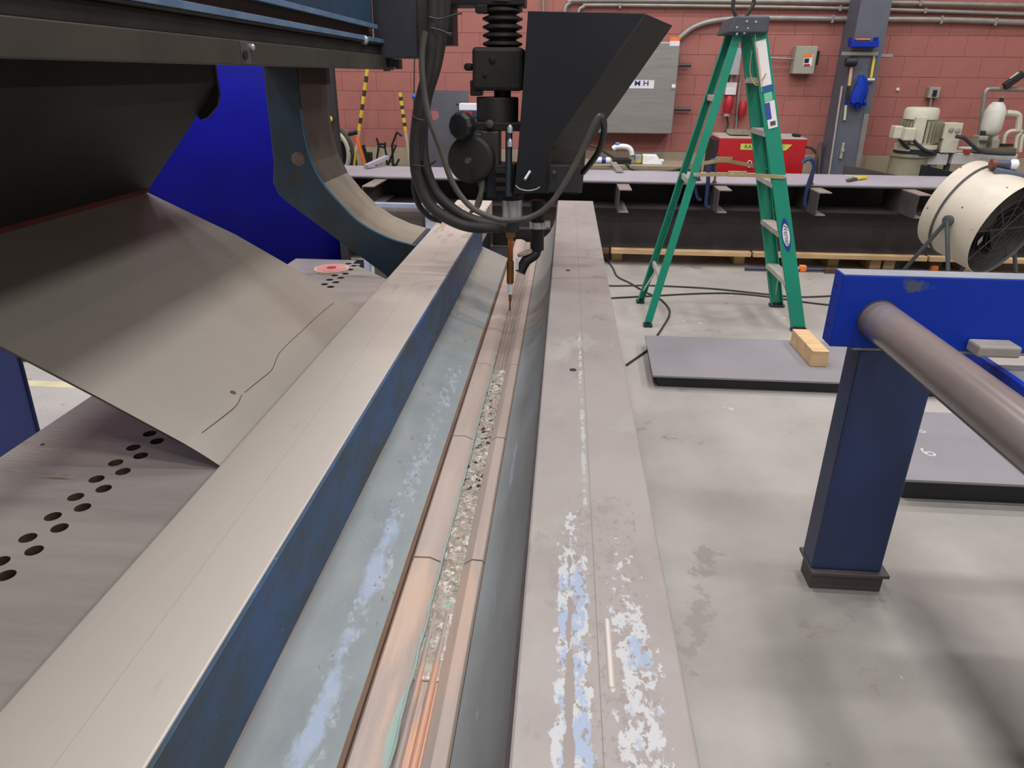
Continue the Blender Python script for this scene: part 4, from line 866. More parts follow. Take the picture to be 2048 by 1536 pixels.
# disconnect box
def pb(name, x0, y0, x1, y1, dep, m, par, bev=.004, Y=None):
    Yf_ = (WF-dep) if Y is None else Y
    bm = B(); pbox(bm, x0, y0, x1, y1, Yf_, dep); return obj(name, bm, m, par, bevel=bev)
db = wthing('disconnect_box', 'grey disconnect switch box with an orange label on the red wall', 'box', 1611, 148)
pb('body', 1589, 92, 1632, 148, .13, greybox_m, db, .006); q1 = pb('label', 1608, 108, 1625, 132, .002, white_m, db, 0, Y=WF-.133)
pb('label_band', 1608, 108, 1625, 115, .002, orange_m, db, 0, Y=WF-.1345); pb('label_window', 1609, 117, 1618, 126, .002, navy_m, db, 0, Y=WF-.1345); pb('label_foot', 1608, 128, 1620, 132, .002, redplug_m, db, 0, Y=WF-.1345)
pb('lever', 1633, 102, 1638, 130, .05, soot_m, db, .002, Y=WF-.10)
conduit('short conduit running left from the disconnect box', [(1536, 116), (1560, 117), (1592, 118)], .012, WF-.06)
b3 = wthing('junction_box', 'light grey box seen between the ladder rails near the top', 'box', 1470, 148)
pb('body', 1448, 96, 1481, 150, .12, mat('light_grey_box', (170, 168, 172)), b3)
so = wthing('wall_socket', 'white wall socket seen through the ladder', 'socket', 1463, 188); pb('cover', 1452, 165, 1473, 190, .06, white_m, so); pb('neck', 1460, 150, 1466, 166, .04, galv_m, so)
pl = wthing('red_plug', 'red industrial plug hanging under the white wall socket', 'plug', 1460, 232); 
p, p2 = at(1460, 192, y=WF-.07), at(1458, 232, y=WF-.07)
bm = B(); lathe(bm, p, (-.05, 0, -1), [(0, .035), (.05, .052), (.11, .05), (.18, .036)], n=16); obj('body', bm, redplug_m, pl, smooth=True)
bm = B(); lathe(bm, p+Vector((-.01, 0, -.18)), (-.05, 0, -1), [(0, .034), (.03, .034)], n=16); obj('collar', bm, greybox_m, pl, smooth=True)
bm = B(); tube(bm, [p+Vector((-.012, 0, -.2)), at(1456, 250, y=WF-.07), at(1450, 264, y=WF-.08), at(1440, 280, y=WF-.09)], .01, n=8); obj('lead', bm, rubber_m, pl, smooth=True)
pl2 = wthing('red_plug', 'second red plug, almost hidden behind the right ladder rail', 'plug', 1487, 232); p = at(1487, 202, y=WF-.07); bm = B(); lathe(bm, p, (0, 0, -1), [(0, .03), (.05, .045), (.11, .042), (.17, .03)], n=16); obj('body', bm, redplug_m, pl2, smooth=True)
conduit('upright conduit between ladder rails beside the red plug', [(1482, 150), (1477, 190), (1474, 230), (1471, 266)], .013, WF-.03)
ob = wthing('outlet_box', 'small grey outlet box on the wall above the beige motor', 'box', 1870, 205); pb('body', 1858, 174, 1880, 196, .07, greybox_m, ob); pb('cover', 1866, 180, 1874, 193, .01, soot_m, ob, .002, Y=WF-.08)
conduit('short conduit dropping from the outlet box to the motor', [(1862, 190), (1861, 205), (1859, 218)], .012, WF-.05)
dt = wthing('wall_stud', 'small white round knob on the red wall right of the column', 'knob', 1795, 179); p = at(1795, 179, y=WF); bm = B(); lathe(bm, p, (0, -1, 0), [(0, .018), (.012, .018), (.018, .008)], n=14); obj('knob', bm, white_m, dt, smooth=True)
lb = wthing('wall_label', 'pale blank label strip on the wall beside the column', 'label', 1771, 111); pb('strip', 1758, 108, 1786, 114, .004, mat('pale_grey_strip', (178, 170, 168)), lb, 0)

# ------------------------------------------------------------------ column
CF = 8.22
xa, xb = 2.895, 3.20
bm = B(); box(bm, (xa, CF, 0), (xb, CF+.02, 6.5)); box(bm, (xa, WF-.03, 0), (xb, WF-.01, 6.5)); box(bm, ((xa+xb)/2-.008, CF+.02, 0), ((xa+xb)/2+.008, WF-.03, 6.5))
box(bm, (xa-.0, CF+.02, 0), (xa+.006, WF-.03, 6.5))
struct(obj('trim_1', bm, column_m, None))
cf = CF-.001
def cthing(name, label, cat, px, py, Y=cf): return thing(name, label, cat, tuple(at(px, py, y=Y)))
tr = cthing('magnetic_tray', 'bright blue tray holding an orange pad, fixed to the grey column', 'tray', 1730, 95)
bm = B(); pbox(bm, 1703, 82, 1758, 94, cf-.10, .10); pbox(bm, 1703, 74, 1707, 84, cf-.10, .10); pbox(bm, 1754, 74, 1758, 84, cf-.10, .10); obj('tray', bm, blue_m, tr, bevel=.004)
o2 = cthing('orange_pad', 'orange and black pad lying in the blue tray', 'pad', 1727, 82, cf-.06); bm = B(); pbox(bm, 1712, 77, 1741, 80, cf-.09, .05); obj('pad', bm, orange_m, o2, bevel=.003); bm = B(); pbox(bm, 1712, 80, 1741, 81.8, cf-.09, .05); obj('base', bm, inkblack_m, o2)
rk = cthing('tool_rail', 'grey flat rail across the column that tools hang from', 'rail', 1720, 112); bm = B(); pbox(bm, 1684, 104, 1757, 111, cf-.03, .03); obj('rail', bm, galv_m, rk, bevel=.003)
# mallet hanging
mlt = cthing('rubber_mallet', 'black-headed mallet with a wooden handle hanging on the column', 'mallet', 1700, 205, cf-.04)
p = at(1702, 124, y=cf-.05); bm = B(); lathe(bm, p+Vector((-.055, 0, 0)), (1, 0, 0), [(0, .036), (.01, .044), (.10, .044), (.11, .036)], n=18); obj('head', bm, inkblack_m, mlt, smooth=True)
bm = B(); bar(bm, at(1703, 134, y=cf-.04), at(1698, 172, y=cf-.04), .02, .03, up=(1, 0, 0)); obj('handle', bm, wood_m, mlt, bevel=.006)
bm = B(); bar(bm, at(1698, 172, y=cf-.04), at(1694, 200, y=cf-.04), .024, .032, up=(1, 0, 0)); obj('grip', bm, inkblack_m, mlt, bevel=.006)
mk = cthing('marker_tube', 'slim white tube with a blue cap fixed below the mallet', 'tube', 1690, 240, cf-.03); bm = B(); cyl(bm, at(1692, 210, y=cf-.02), at(1689, 240, y=cf-.02), .014, n=12); obj('tube', bm, mat('cream_tube', (206, 206, 180)), mk, smooth=True); bm = B(); cyl(bm, at(1693, 204, y=cf-.02), at(1692, 210, y=cf-.02), .015, n=12); obj('cap', bm, blue_m, mk)
bm = B(); cyl(bm, at(1684, 172, y=cf-.02), at(1652, 350, y=cf-.02)+Vector((.03, 0, 0)), .010, n=10); o = obj('silver_rod', bm, alu_m); tag(o, 'long silver rod leaning along the left edge of the column', 'rod')
clp = cthing('spring_clip', 'small pale metal clip low on the column', 'clip', 1685, 320); bm = B(); pbox(bm, 1682, 286, 1687, 318, cf-.02, .02); pbox(bm, 1684, 298, 1689, 304, cf-.03, .02); obj('clip', bm, alu_m, clp, bevel=.003)
gl = cthing('blue_glove', 'rumpled bright blue glove hanging on the column', 'glove', 1720, 210, cf-.06)
pts = [(1722, 152), (1724, 165), (1721, 180), (1717, 195), (1714, 206)]
bm = B(); P = [at(x, y, y=cf-.06) for x, y in pts]; rr = [.03, .055, .07, .08, .07]
d_, s_, u_ = frame_of((0, 0, -1)); rings = []
for k_, (p, r) in enumerate(zip(P, rr)):
    rings.append([bm.verts.new(p+Vector((math.cos(2*PI*i/14)*r*(1+.15*math.sin(3*i+k_)), math.sin(2*PI*i/14)*r*.45*(1+.2*math.sin(2*i+k_*2)), .01*math.sin(4*i)))) for i in range(14)])
for a_, b_ in zip(rings, rings[1:]):
    for i in range(14): bm.faces.new((a_[i], a_[(i+1) % 14], b_[(i+1) % 14], b_[i]))
bm.faces.new(rings[0]); bm.faces.new(rings[-1]); obj('palm', bm, blue_m, gl, smooth=True)
for i, (x, y) in enumerate(((1706, 214), (1713, 217), (1720, 216), (1728, 211))):
    bm = B(); tube(bm, [at(x+6-i*1.5, 200, y=cf-.05), at(x+2, (y+200)/2, y=cf-.06), at(x, y, y=cf-.05)], .017, n=8); obj('finger', bm, blue_m, gl, smooth=True)
yh = cthing('yellow_hammer', 'yellow-handled hammer hanging head down on the column', 'hammer', 1742, 165, cf-.03); bm = B(); cyl(bm, at(1748, 118, y=cf-.03), at(1742, 156, y=cf-.03), .014, n=12); obj('handle', bm, yellow_m, yh, smooth=True)
bm = B(); p = at(1741, 160, y=cf-.03); cyl(bm, p+Vector((-.035, 0, 0)), p+Vector((.035, 0, 0)), .018, n=12); cyl(bm, at(1748, 112, y=cf-.03), at(1748, 118, y=cf-.03), .012, n=10); obj('head', bm, chrome_m, yh, smooth=True)
bm = B(); a_, b_ = at(1733, 228, y=cf-.01), at(1712, 350, y=cf-.01); bar(bm, a_, b_, .02, .05, up=(1, 0, 0)); tag(obj('flat_strip', bm, galv_m), 'pale grey flat strip along the right edge of the column', 'strip')
bm = B(); a_, b_ = at(1642, 285, y=WF-.12), at(1636, 350, y=WF-.12); cyl(bm, a_, b_+Vector((.02, 0, -.3)), .028, n=12); tag(obj('corner_tube', bm, mat('brown_grey_tube', (112, 96, 92)), None, smooth=True), 'short brown-grey tube standing left of the column', 'tube')

# ------------------------------------------------------------------ hydraulic unit, right
hy = thing('hydraulic_unit', 'beige hydraulic power unit with motor, tank and white manifold beam at the red wall', 'hydraulic unit', tuple(at(1850, 345, y=7.7)))
HYY = 7.75
def hp(name, x0, y0, x1, y1, Y, d, m, bev=.006): bm = B(); pbox(bm, x0, y0, x1, y1, Y, d); return obj(name, bm, m, hy, bevel=bev)
def vc(name, pxc, y0, y1, rpx, Y, m, par=hy, prof=None, n=28, bev=0):
    a, b = at(pxc, y1, y=Y), at(pxc, y0, y=Y); r = abs(at(pxc+rpx, y0, y=Y).x-at(pxc, y0, y=Y).x); h = b.z-a.z
    bm = B()
    lathe(bm, (b.x, Y, a.z), (0, 0, 1), [(h*t, r*k) for t, k in (prof or [(0, 1), (1, 1)])], n=n); return obj(name, bm, m, par, smooth=True)
mo = vc('motor', 1845, 236, 288, 28, HYY, beige_mach_m)
bm = B(); a, b = at(1845, 288, y=HYY), at(1845, 236, y=HYY); r = .175
for i in range(26):
    t = 2*PI*i/26; c_ = Vector((b.x+math.cos(t)*r, HYY+math.sin(t)*r, 0)); bar(bm, c_+Vector((0, 0, a.z+.02)), c_+Vector((0, 0, b.z-.02)), .006, .03, up=(math.cos(t), math.sin(t), 0))
obj('cooling_fins', bm, mat('fin_grey', (146, 142, 118)), hy)
vc('fan_cowl', 1846, 214, 238, 33, HYY, beige_mach_m, prof=[(0, 1), (.75, 1), (.95, .9), (1, .6)])
hp('motor_bracket', 1828, 234, 1850, 288, HYY-.20, .05, beige_mach_m)
hp('terminal_box', 1810, 256, 1832, 282, HYY-.24, .14, beige_mach_m, .012); hp('terminal_box', 1789, 252, 1806, 278, HYY-.18, .12, beige_mach_m, .012)
vc('flange', 1832, 288, 300, 40, HYY, beige_mach_m); vc('flange_ring', 1832, 296, 308, 41, HYY, inkblack_m)
vc('tank', 1820, 306, 400, 36, HYY, tank_m, prof=[(0, 1), (.92, 1), (.94, 1.1), (1, 1.1)])
hp('manifold_beam', 1842, 307, 1896, 330, HYY-.1, .14, mat('pale_grey_paint', (196, 194, 190))); hp('manifold_beam', 1904, 307, 2034, 330, HYY-.1, .14, mat('pale_grey_paint', (196, 194, 190)))
vc('riser', 1900, 306, 352, 6, HYY, dgreen_m)
vb = hp('valve_block', 1888, 246, 1924, 278, HYY-.12, .16, beige_mach_m); hp('valve_base', 1884, 276, 1916, 306, HYY-.12, .16, beige_mach_m)
for (px, py) in ((1903, 259), (1916, 261)):
    p = at(px, py, y=HYY-.125); bm = B(); lathe(bm, p, (0, -1, 0), [(-.01, .024), (.008, .024), (.012, .012)], n=14); obj('gauge_cap', bm, greybox_m, hy, smooth=True)
bm = B(); tube(bm, [at(x, y, y=HYY-.14) for x, y in ((1798, 270), (1804, 286), (1820, 298), (1845, 304))], .016, n=8); obj('hose', bm, magenta_rub, hy, smooth=True)
bm = B(); tube(bm, [at(x, y, y=HYY-.2) for x, y in ((1824, 276), (1834, 288), (1850, 300), (1866, 304))], .016, n=8); obj('hose', bm, magenta_rub, hy, smooth=True)
bm = B(); tube(bm, [at(x, y, y=HYY-.2) for x, y in ((1912, 273), (1928, 276), (1944, 290), (1962, 303), (1995, 307), (2030, 308))], .018, n=8); obj('hose', bm, magenta_rub, hy, smooth=True)
hp('feed_pipe', 1918, 294, 1982, 299, HYY-.05, .03, white_m); hp('feed_pipe', 1906, 301, 1942, 304, HYY-.05, .03, white_m); hp('red_valve', 1930, 299, 1941, 309, HYY-.12, .05, mat('red_valve', (176, 58, 38)))
hp('pump_body', 1956, 272, 1974, 298, HYY-.1, .12, mat('grey_green_pump', (156, 156, 138))); vc('pump_cap', 1967, 262, 273, 5, HYY-.05, inkblack_m)
hp('pump_body', 1984, 278, 1998, 300, HYY-.1, .1, mat('grey_green_pump', (156, 156, 138))); hp('pump_shaft', 1962, 280, 1982, 284, HYY-.14, .04, mill_m); hp('pump_shaft', 2004, 288, 2028, 293, HYY-.1, .05, soot_m)
hp('base_plate', 1950, 296, 2034, 306, HYY-.12, .2, mat('dull_brown_plate', (108, 96, 78)))
for i_, (x_) in enumerate((1786, 1880, 2028)):
    pass
lega = at(1900, 340, y=HYY); 
for x_ in (at(1860, 330, y=HYY).x, at(2020, 330, y=HYY).x):
    bm = B(); zt_ = at(1900, 329, y=HYY-.1).z; box(bm, (x_-.03, HYY-.08, 0), (x_+.03, HYY+.02, zt_)); obj('leg', bm, tank_m, hy)
bm = B(); tzb = at(1820, 400, y=HYY).z; txc = at(1820, 306, y=HYY).x
cyl(bm, (txc, HYY, 0), (txc, HYY, tzb+.01), .24, n=24); obj('tank_foot', bm, tank_m, hy, smooth=True)
ac = wthing('accumulator', 'white round-shouldered pressure bottle on the hydraulic unit', 'bottle', 1995, 270, HYY-.02)
vc('bottle', 1996, 204, 272, 20, HYY-.02, mat('ivory_bottle', (218, 216, 204)), ac, prof=[(0, .35), (.08, .8), (.2, 1), (.72, 1), (.9, .75), (1, .45)]); vc('neck', 2004, 196, 206, 4, HYY-.02, inkblack_m, ac); vc('foot', 1990, 270, 284, 8, HYY-.02, beige_mach_m, ac)
fl = wthing('filter_frame', 'beige pipe and hose cluster right of the white pressure bottle', 'pipework', 2040, 300, HYY-.02)
for nm, pts, r in (('pipe', [(2012, 226), (2024, 227), (2034, 229), (2038, 236), (2036, 262)], .03), ('pipe', [(2005, 300), (2010, 272), (2022, 262), (2044, 263)], .018), ('pipe', [(2030, 304), (2034, 276), (2042, 264)], .018), ('pipe', [(2040, 304), (2043, 280), (2047, 268)], .018)):
    bm = B(); tube(bm, [at(x, y, y=HYY-.02) for x, y in pts], r, n=8); obj(nm, bm, beige_mach_m, fl, smooth=True)
conduit('bent galvanised pipe frame beside the white pressure bottle', [(1956, 300), (1962, 250), (1968, 200), (1971, 184), (1978, 178), (1992, 178), (2100, 180)], .022, 8.05)
gp = wthing('spray_gun', 'black and pale bar leaning on the pipe frame at the right edge', 'tool', 2025, 165, 8.0)
bm = B(); bar(bm, at(2008, 174, y=8.0), at(2046, 147, y=8.0), .05, .07); obj('dark_half', bm, inkblack_m, gp, bevel=.01); bm = B(); bar(bm, at(2020, 160, y=8.01), at(2038, 146, y=8.01), .04, .03); obj('pale_half', bm, beige_mach_m, gp, bevel=.006)
bm = B(); cyl(bm, at(2010, 188, y=8.0), at(2004, 198, y=HYY), .008, n=8); obj('spout', bm, galv_m, gp)
# steel offcuts behind the plate at right
for i, (a_, b_, lab, m_) in enumerate((((1690, 330), (1800, 352), 'brown-edged steel offcut standing behind the strip plate, below the column', mill_m), ((1845, 330), (1910, 345), 'navy steel offcut between the hydraulic unit and the fan', navy_m))):
    p, q_ = at(a_[0], a_[1], y=7.05), at(b_[0], b_[1], y=6.95)
    bm = B(); hexa(bm, [(p.x, p.y, 0), (q_.x, q_.y, 0), (q_.x, q_.y+.02, 0), (p.x, p.y+.02, 0), (p.x, p.y, p.z), (q_.x, q_.y, q_.z), (q_.x+.01, q_.y+.05, q_.z), (p.x+.01, p.y+.05, p.z)]); o = obj('steel_offcut', bm, m_); tag(o, lab, 'offcut')

# ------------------------------------------------------------------ red welding power source behind the ladder
rw_ = thing('welding_power_source', 'red boxy welding power source with a lime label behind the ladder', 'welder', tuple(at(1520, 345, y=7.1)))
RYf = 7.10
bm = B(); l, r = at(1436, 300, y=RYf).x, at(1612, 300, y=RYf).x; zt_, zb_ = at(1520, 277, y=RYf).z, .12
box(bm, (l, RYf, zb_), (r, RYf+.42, zt_)); obj('body', bm, redp_m, rw_, bevel=.008)
bm = B(); hexa(bm, [(l, RYf, zt_), (r, RYf, zt_), (r, RYf+.42, zt_), (l, RYf+.42, zt_), (l+.01, RYf+.01, zt_+.006), (r-.01, RYf+.01, zt_+.006), (r-.01, RYf+.40, zt_+.02), (l+.01, RYf+.40, zt_+.02)]); obj('lid', bm, mat('grey_lid', (170, 160, 152)), rw_)
bm = B(); box(bm, (l-.04, RYf+.01, zb_), (l-.002, RYf+.4, zt_-.02)); obj('side_panel', bm, inkblack_m, rw_)
lz0, lz1 = at(1520, 300, y=RYf).z, at(1520, 288, y=RYf).z; lx0, lx1 = at(1481, 294, y=RYf).x, at(1584, 294, y=RYf).x
bm = B(); prism(bm, [(lx0, RYf-.0015, lz0), (lx1-.05, RYf-.0015, lz0), (lx1, RYf-.0015, lz1), (lx0, RYf-.0015, lz1)], (0, .003, 0)); lbl = obj('label', bm, lime_m, rw_)
p = at(1496, 293.5, y=RYf); text('letter', 'KA', inkblack_m, lbl, (p.x, RYf-.0022, p.z), FACE, .05, .0006)
p = at(1566, 294.5, y=RYf); text('letter', '0', mat('olive_ink', (120, 130, 50)), lbl, (p.x, RYf-.0022, p.z), FACE, .05, .0006)
p = at(1499, 328, y=RYf-.01); bm = B(); tube(bm, [p+Vector((.02*math.cos(t*.6), 0, .03*math.sin(t*.6))) for t in range(11)], .004, n=6); obj('socket_ring', bm, white_m, rw_)
bm = B(); box(bm, (at(1596, 272, y=RYf).x, RYf+.1, zt_+.008), (at(1609, 272, y=RYf).x, RYf+.2, zt_+.035)); obj('lid_handle', bm, navy_m, rw_, bevel=.006)
for x_ in (l+.05, r-.15): bm = B(); box(bm, (x_, RYf+.05, 0), (x_+.1, RYf+.35, .12)); obj('foot', bm, inkblack_m, rw_)
sh = thing('metal_tray', 'flat dark metal tray on top of the red power source', 'tray', tuple(at(1480, 268, y=RYf+.2))); bm = B(); z_ = zt_+.025; x0_, x1_ = at(1458, 262, y=RYf+.2).x, at(1500, 262, y=RYf+.2).x
box(bm, (x0_, RYf+.12, z_-.004), (x1_, RYf+.32, z_+.004)); box(bm, (x0_, RYf+.12, z_+.004), (x1_, RYf+.13, z_+.035)); box(bm, (x0_, RYf+.31, z_+.004), (x1_, RYf+.32, z_+.035)); obj('tray', bm, tank_m, sh)
fcab = [at(x, y, y=7.1) for x, y in ((1612, 293), (1626, 298), (1634, 312), (1634, 340), (1632, 352))]
bm = B(); tube(bm, fcab, .012, n=8); tag(obj('welder_lead', bm, rubber_m, None, smooth=True), 'black lead arching from the right side of the red power source', 'cable')

# ------------------------------------------------------------------ clutter behind the plate, centre
cy_ = 6.9
def cb_(name, lab, cat, x0, y0, x1, y1, m, Y=cy_, d=.12, bev=.008, zfl=None):
    bm = B(); pbox(bm, x0, y0, x1, y1, Y, d); o = obj(name, bm, m, None, bevel=bev); return tag(o, lab, cat)
# low bench behind
p0_, p1_ = at(1165, 330, y=7.3), at(1395, 330, y=7.3)
bt = thing('side_bench', 'low tan bench behind the strip plate, below the stainless cabinet', 'bench', (p0_.x+.5, 7.1, 0))
SBZ = .70
bm = B(); box(bm, (p0_.x-.4, 7.12, SBZ-.02), (p1_.x-.05, 7.65, SBZ)); obj('top', bm, mat('tan_top', (150, 138, 118)), bt)
for x_ in (p0_.x-.35, p1_.x-.15): bm = B(); box(bm, (x_, 7.14, 0), (x_+.06, 7.62, SBZ-.02)); obj('leg', bm, tank_m, bt)
def onb(px, py, yy=7.3): return at(px, py, y=yy)
a_ = onb(1185, 320); b_ = onb(1222, 322)
wt = thing('white_tube', 'short white rounded tube with a blue band on the side bench', 'tube', (a_.x, 7.3, SBZ)); 
bm = B(); lathe(bm, (a_.x, 7.3, SBZ+.03), (1, 0, 0), [(0, .015), (.012, .03), (b_.x-a_.x-.012, .03), (b_.x-a_.x, .018)], n=16); obj('tube', bm, whitep_m, wt, smooth=True)
bm = B(); lathe(bm, (a_.x+.09, 7.3, SBZ+.03), (1, 0, 0), [(0, .032), (.04, .032)], n=16); obj('band', bm, inkblue_m, wt, smooth=True)
hd = thing('band_saw', 'small bench machine with a curved white guard on the side bench', 'machine', (onb(1245, 300).x, 7.3, SBZ))
bm = B(); P = [onb(x, y, 7.3) for x, y in ((1226, 298), (1232, 294), (1245, 293), (1256, 295), (1262, 301), (1264, 310))]; tube(bm, P, .026, n=12); obj('guard', bm, whitep_m, hd, smooth=True)
bm = B(); p = onb(1235, 288, 7.3); box(bm, (p.x-.02, 7.28, p.z-.02), (p.x+.02, 7.32, p.z+.015)); obj('blue_knob', bm, mat('light_blue_knob', (96, 140, 206)), hd, bevel=.006)
bm = B(); a_, b_ = onb(1226, 318, 7.3), onb(1262, 318, 7.3); box(bm, (a_.x, 7.25, SBZ), (b_.x, 7.4, SBZ+.05)); obj('base', bm, soot_m, hd, bevel=.008)
bm = B(); a_ = onb(1262, 315, 7.3); box(bm, (a_.x-.02, 7.29, SBZ+.02), (a_.x+.02, 7.33, onb(1262, 302, 7.3).z)); obj('arm', bm, galv_m, hd)
bx1 = thing('white_carton', 'crumpled white carton on the side bench', 'carton', (onb(1300, 320).x, 7.3, SBZ))
bm = B(); a_, b_ = onb(1286, 309, 7.3), onb(1313, 326, 7.3); hexa(bm, [(a_.x, 7.26, SBZ), (b_.x+.06, 7.26, SBZ), (b_.x+.04, 7.4, SBZ), (a_.x, 7.4, SBZ), (a_.x, 7.27, a_.z), (b_.x, 7.28, a_.z-.01), (b_.x, 7.38, a_.z), (a_.x, 7.38, a_.z)]); obj('carton', bm, white_m, bx1, bevel=.006)
cb_('small_grey_case', 'little grey and yellow case beside the white carton', 'case', 1270, 310, 1283, 327, mat('grey_yellow_case', (140, 144, 160), (190, 170, 70), 14, .5, contrast=.05), 7.3, .08)
cb_('white_bar', 'white bar lying right of the carton on the side bench', 'bar', 1313, 319, 1328, 325, whitep_m, 7.3, .06)
bm = B(); tube(bm, [at(x, y, y=7.7) for x, y in ((1180, 290), (1200, 298), (1228, 316), (1236, 322))], .013, n=8); tag(obj('black_lead', bm, rubber_m, None, smooth=True), 'black lead hanging behind the side bench toward the white tube', 'cable')
P = [at(x, y, y=7.10) for x, y in ((1258, 336), (1275, 342), (1300, 345), (1340, 342), (1372, 334))]; P = [Vector((P[0].x-.03, 7.16, SBZ+.011)), Vector((P[0].x-.01, 7.10, SBZ+.011))]+P+[Vector((P[-1].x+.01, 7.10, SBZ+.011)), Vector((P[-1].x+.03, 7.16, SBZ+.011))]; bm = B(); tube(bm, P, .010, n=8); tag(obj('black_lead', bm, rubber_m, None, smooth=True), 'black lead sagging along the front of the side bench', 'cable')
a_, b_ = at(1226, 325, y=7.10), at(1240, 346, y=6.55)
b_.z += .012; bm = B(); bar(bm, a_, b_, .06, .014); tag(obj('angle_bar', bm, chan_m), 'pale flat bar sloping from the side bench to the strip plate', 'bar')
# grey board with a hole
bY = 7.6
bdx0, bdx1 = at(868, 260, y=bY).x, at(937, 260, y=bY).x; zt_ = at(910, 181, y=bY).z
hc = at(868, 230, y=bY); 
bm = B(); n = 24; c = Vector((hc.x+.0, bY, hc.z)); r = .05
bdx0 = hc.x-.13
outer = []
for i in range(n):
    t = 2*PI*(i+.5)/n; dx, dz = math.cos(t), math.sin(t)
    sx_ = (bdx1-c.x)/dx if dx > 1e-6 else ((bdx0-c.x)/dx if dx < -1e-6 else 99); sz_ = (zt_-c.z)/dz if dz > 1e-6 else ((0-c.z)/dz if dz < -1e-6 else 99)
    k_ = min(sx_, sz_); outer.append((c.x+dx*k_, c.z+dz*k_))
corn = [(bdx1, zt_), (bdx0, zt_), (bdx0, 0), (bdx1, 0)]
for yy in (bY, bY+.02):
    iv = [bm.verts.new((c.x+math.cos(2*PI*(i+.5)/n)*r, yy, c.z+math.sin(2*PI*(i+.5)/n)*r)) for i in range(n)]; ov = [bm.verts.new((x, yy, z)) for x, z in outer]
    for i in range(n): bm.faces.new((iv[i], iv[(i+1) % n], ov[(i+1) % n], ov[i]))
    for (cx_, cz_) in corn:
        cd = sorted(range(n), key=lambda k: (outer[k][0]-cx_)**2+(outer[k][1]-cz_)**2)
        # triangle fan across the corner
        for i in range(n):
            i2 = (i+1) % n
            (xa_, za_), (xb_, zb2) = outer[i], outer[i2]
            if abs(xa_-xb_) > 1e-5 and abs(za_-zb2) > 1e-5 and ((abs(xa_-cx_) < 1e-5 and abs(zb2-cz_) < 1e-5) or (abs(xb_-cx_) < 1e-5 and abs(za_-cz_) < 1e-5)):
                bm.faces.new((ov[i], ov[i2], bm.verts.new((cx_, yy, cz_))))
tag(obj('grey_board', bm, board_m), 'tall grey board with a round hole, standing behind the hoses', 'board')
tb_ = thing('tool_case', 'white and navy tool case with a red mark, left of the swivel housing', 'case', tuple(at(938, 235, y=7.4)))
bm = B(); pbox(bm, 918, 207, 975, 221, 7.4, .15); obj('lid', bm, whitep_m, tb_, bevel=.006); bm = B(); pbox(bm, 925, 221, 975, 236, 7.4, .15); obj('base', bm, mat('navy_case', (44, 50, 84)), tb_, bevel=.006)
bm = B(); pbox(bm, 928, 223, 944, 233, 7.395, .006); obj('red_mark', bm, redplug_m, tb_); bm = B(); cyl(bm, at(912, 208, y=7.42), at(920, 209, y=7.42), .01, n=8); obj('latch', bm, inkblack_m, tb_)
bm = B(); pbox(bm, 925, 236, 975, 262, 7.42, .12); box(bm, (at(935, 240, y=7.42).x, 7.45, 0), (at(965, 240, y=7.42).x, 7.52, at(935, 250, y=7.42).z)); obj('stand', bm, board_m, tb_)
# striped poles
def pole(pts, lab, Y):
    P = [at(x, y, y=Y) for x, y in pts]; g = thing('striped_pole', lab, 'pole', (P[-1].x, Y, 0)); a, b = P[0], P[-1]
    nseg = 9
    for i in range(nseg):
        p, q_ = a+(b-a)*(i/nseg), a+(b-a)*((i+1)/nseg)
        m_ = yellow_m if i % 2 == 0 else mat('dark_stripe', (62, 52, 48))
        bm = B(); ins = (q_-p)*.12; cyl(bm, p-(ins if i else ins*0), q_, .021, n=10) if m_ is yellow_m else cyl(bm, p, q_, .0205, n=10); obj('stripe', bm, m_, g, smooth=True)
    bm = B(); d_ = (b-a).normalized(); e = b+d_*((0-b.z)/d_.z); cyl(bm, b, e, .018, n=10); obj('shaft', bm, mat('pale_shaft', (190, 182, 160)), g, smooth=True)
pole([(735, 138), (718, 262)], 'yellow and black striped pole nearer the yoke, leaning on the red wall', 8.3)
pole([(800, 185), (811, 262)], 'shorter yellow and black striped pole left of the hoses', 8.3)
oc = thing('orange_clamp', 'orange lever clamp with a black handle behind the strip plate', 'clamp', tuple(at(735, 330, y=7.0)))
bm = B(); bar(bm, at(712, 270, y=7.0), at(734, 335, y=7.0)+Vector((.12, 0, -.64)), .03, .045, up=(0, 1, 0)); obj('lever', bm, orange_m, oc, bevel=.006)
bm = B(); cyl(bm, at(697, 268, y=7.0), at(714, 264, y=7.0), .024, n=10); obj('handle', bm, inkblack_m, oc, smooth=True)
bm = B(); bar(bm, at(726, 290, y=7.02), at(740, 335, y=7.02)+Vector((.02, 0, -.1)), .03, .03, up=(0, 1, 0)); obj('jaw', bm, soot_m, oc, bevel=.004)
bm = B(); pbox(bm, 731, 305, 742, 335, 7.04, .08); obj('housing', bm, soot_m, oc, bevel=.01)
rg = thing('hose_reel', 'round grey-rimmed hose reel half hidden behind the black pole', 'reel', tuple(at(672, 330, y=7.2)))
p = at(668, 307, y=7.2); bm = B(); tube(bm, [p+Vector((.19*math.cos(t*PI/16), 0, .25*math.sin(t*PI/16))) for t in range(33)], .022, n=8, k=1, smooth=False); obj('rim', bm, mat('dark_green_rim', (78, 76, 60)), rg, smooth=True)
bm = B(); tube(bm, [p+Vector((.155*math.cos(t*PI/16), -.02, .21*math.sin(t*PI/16))) for t in range(33)], .022, n=8, k=1, smooth=False); obj('hose_coil', bm, beige_mach_m, rg, smooth=True)
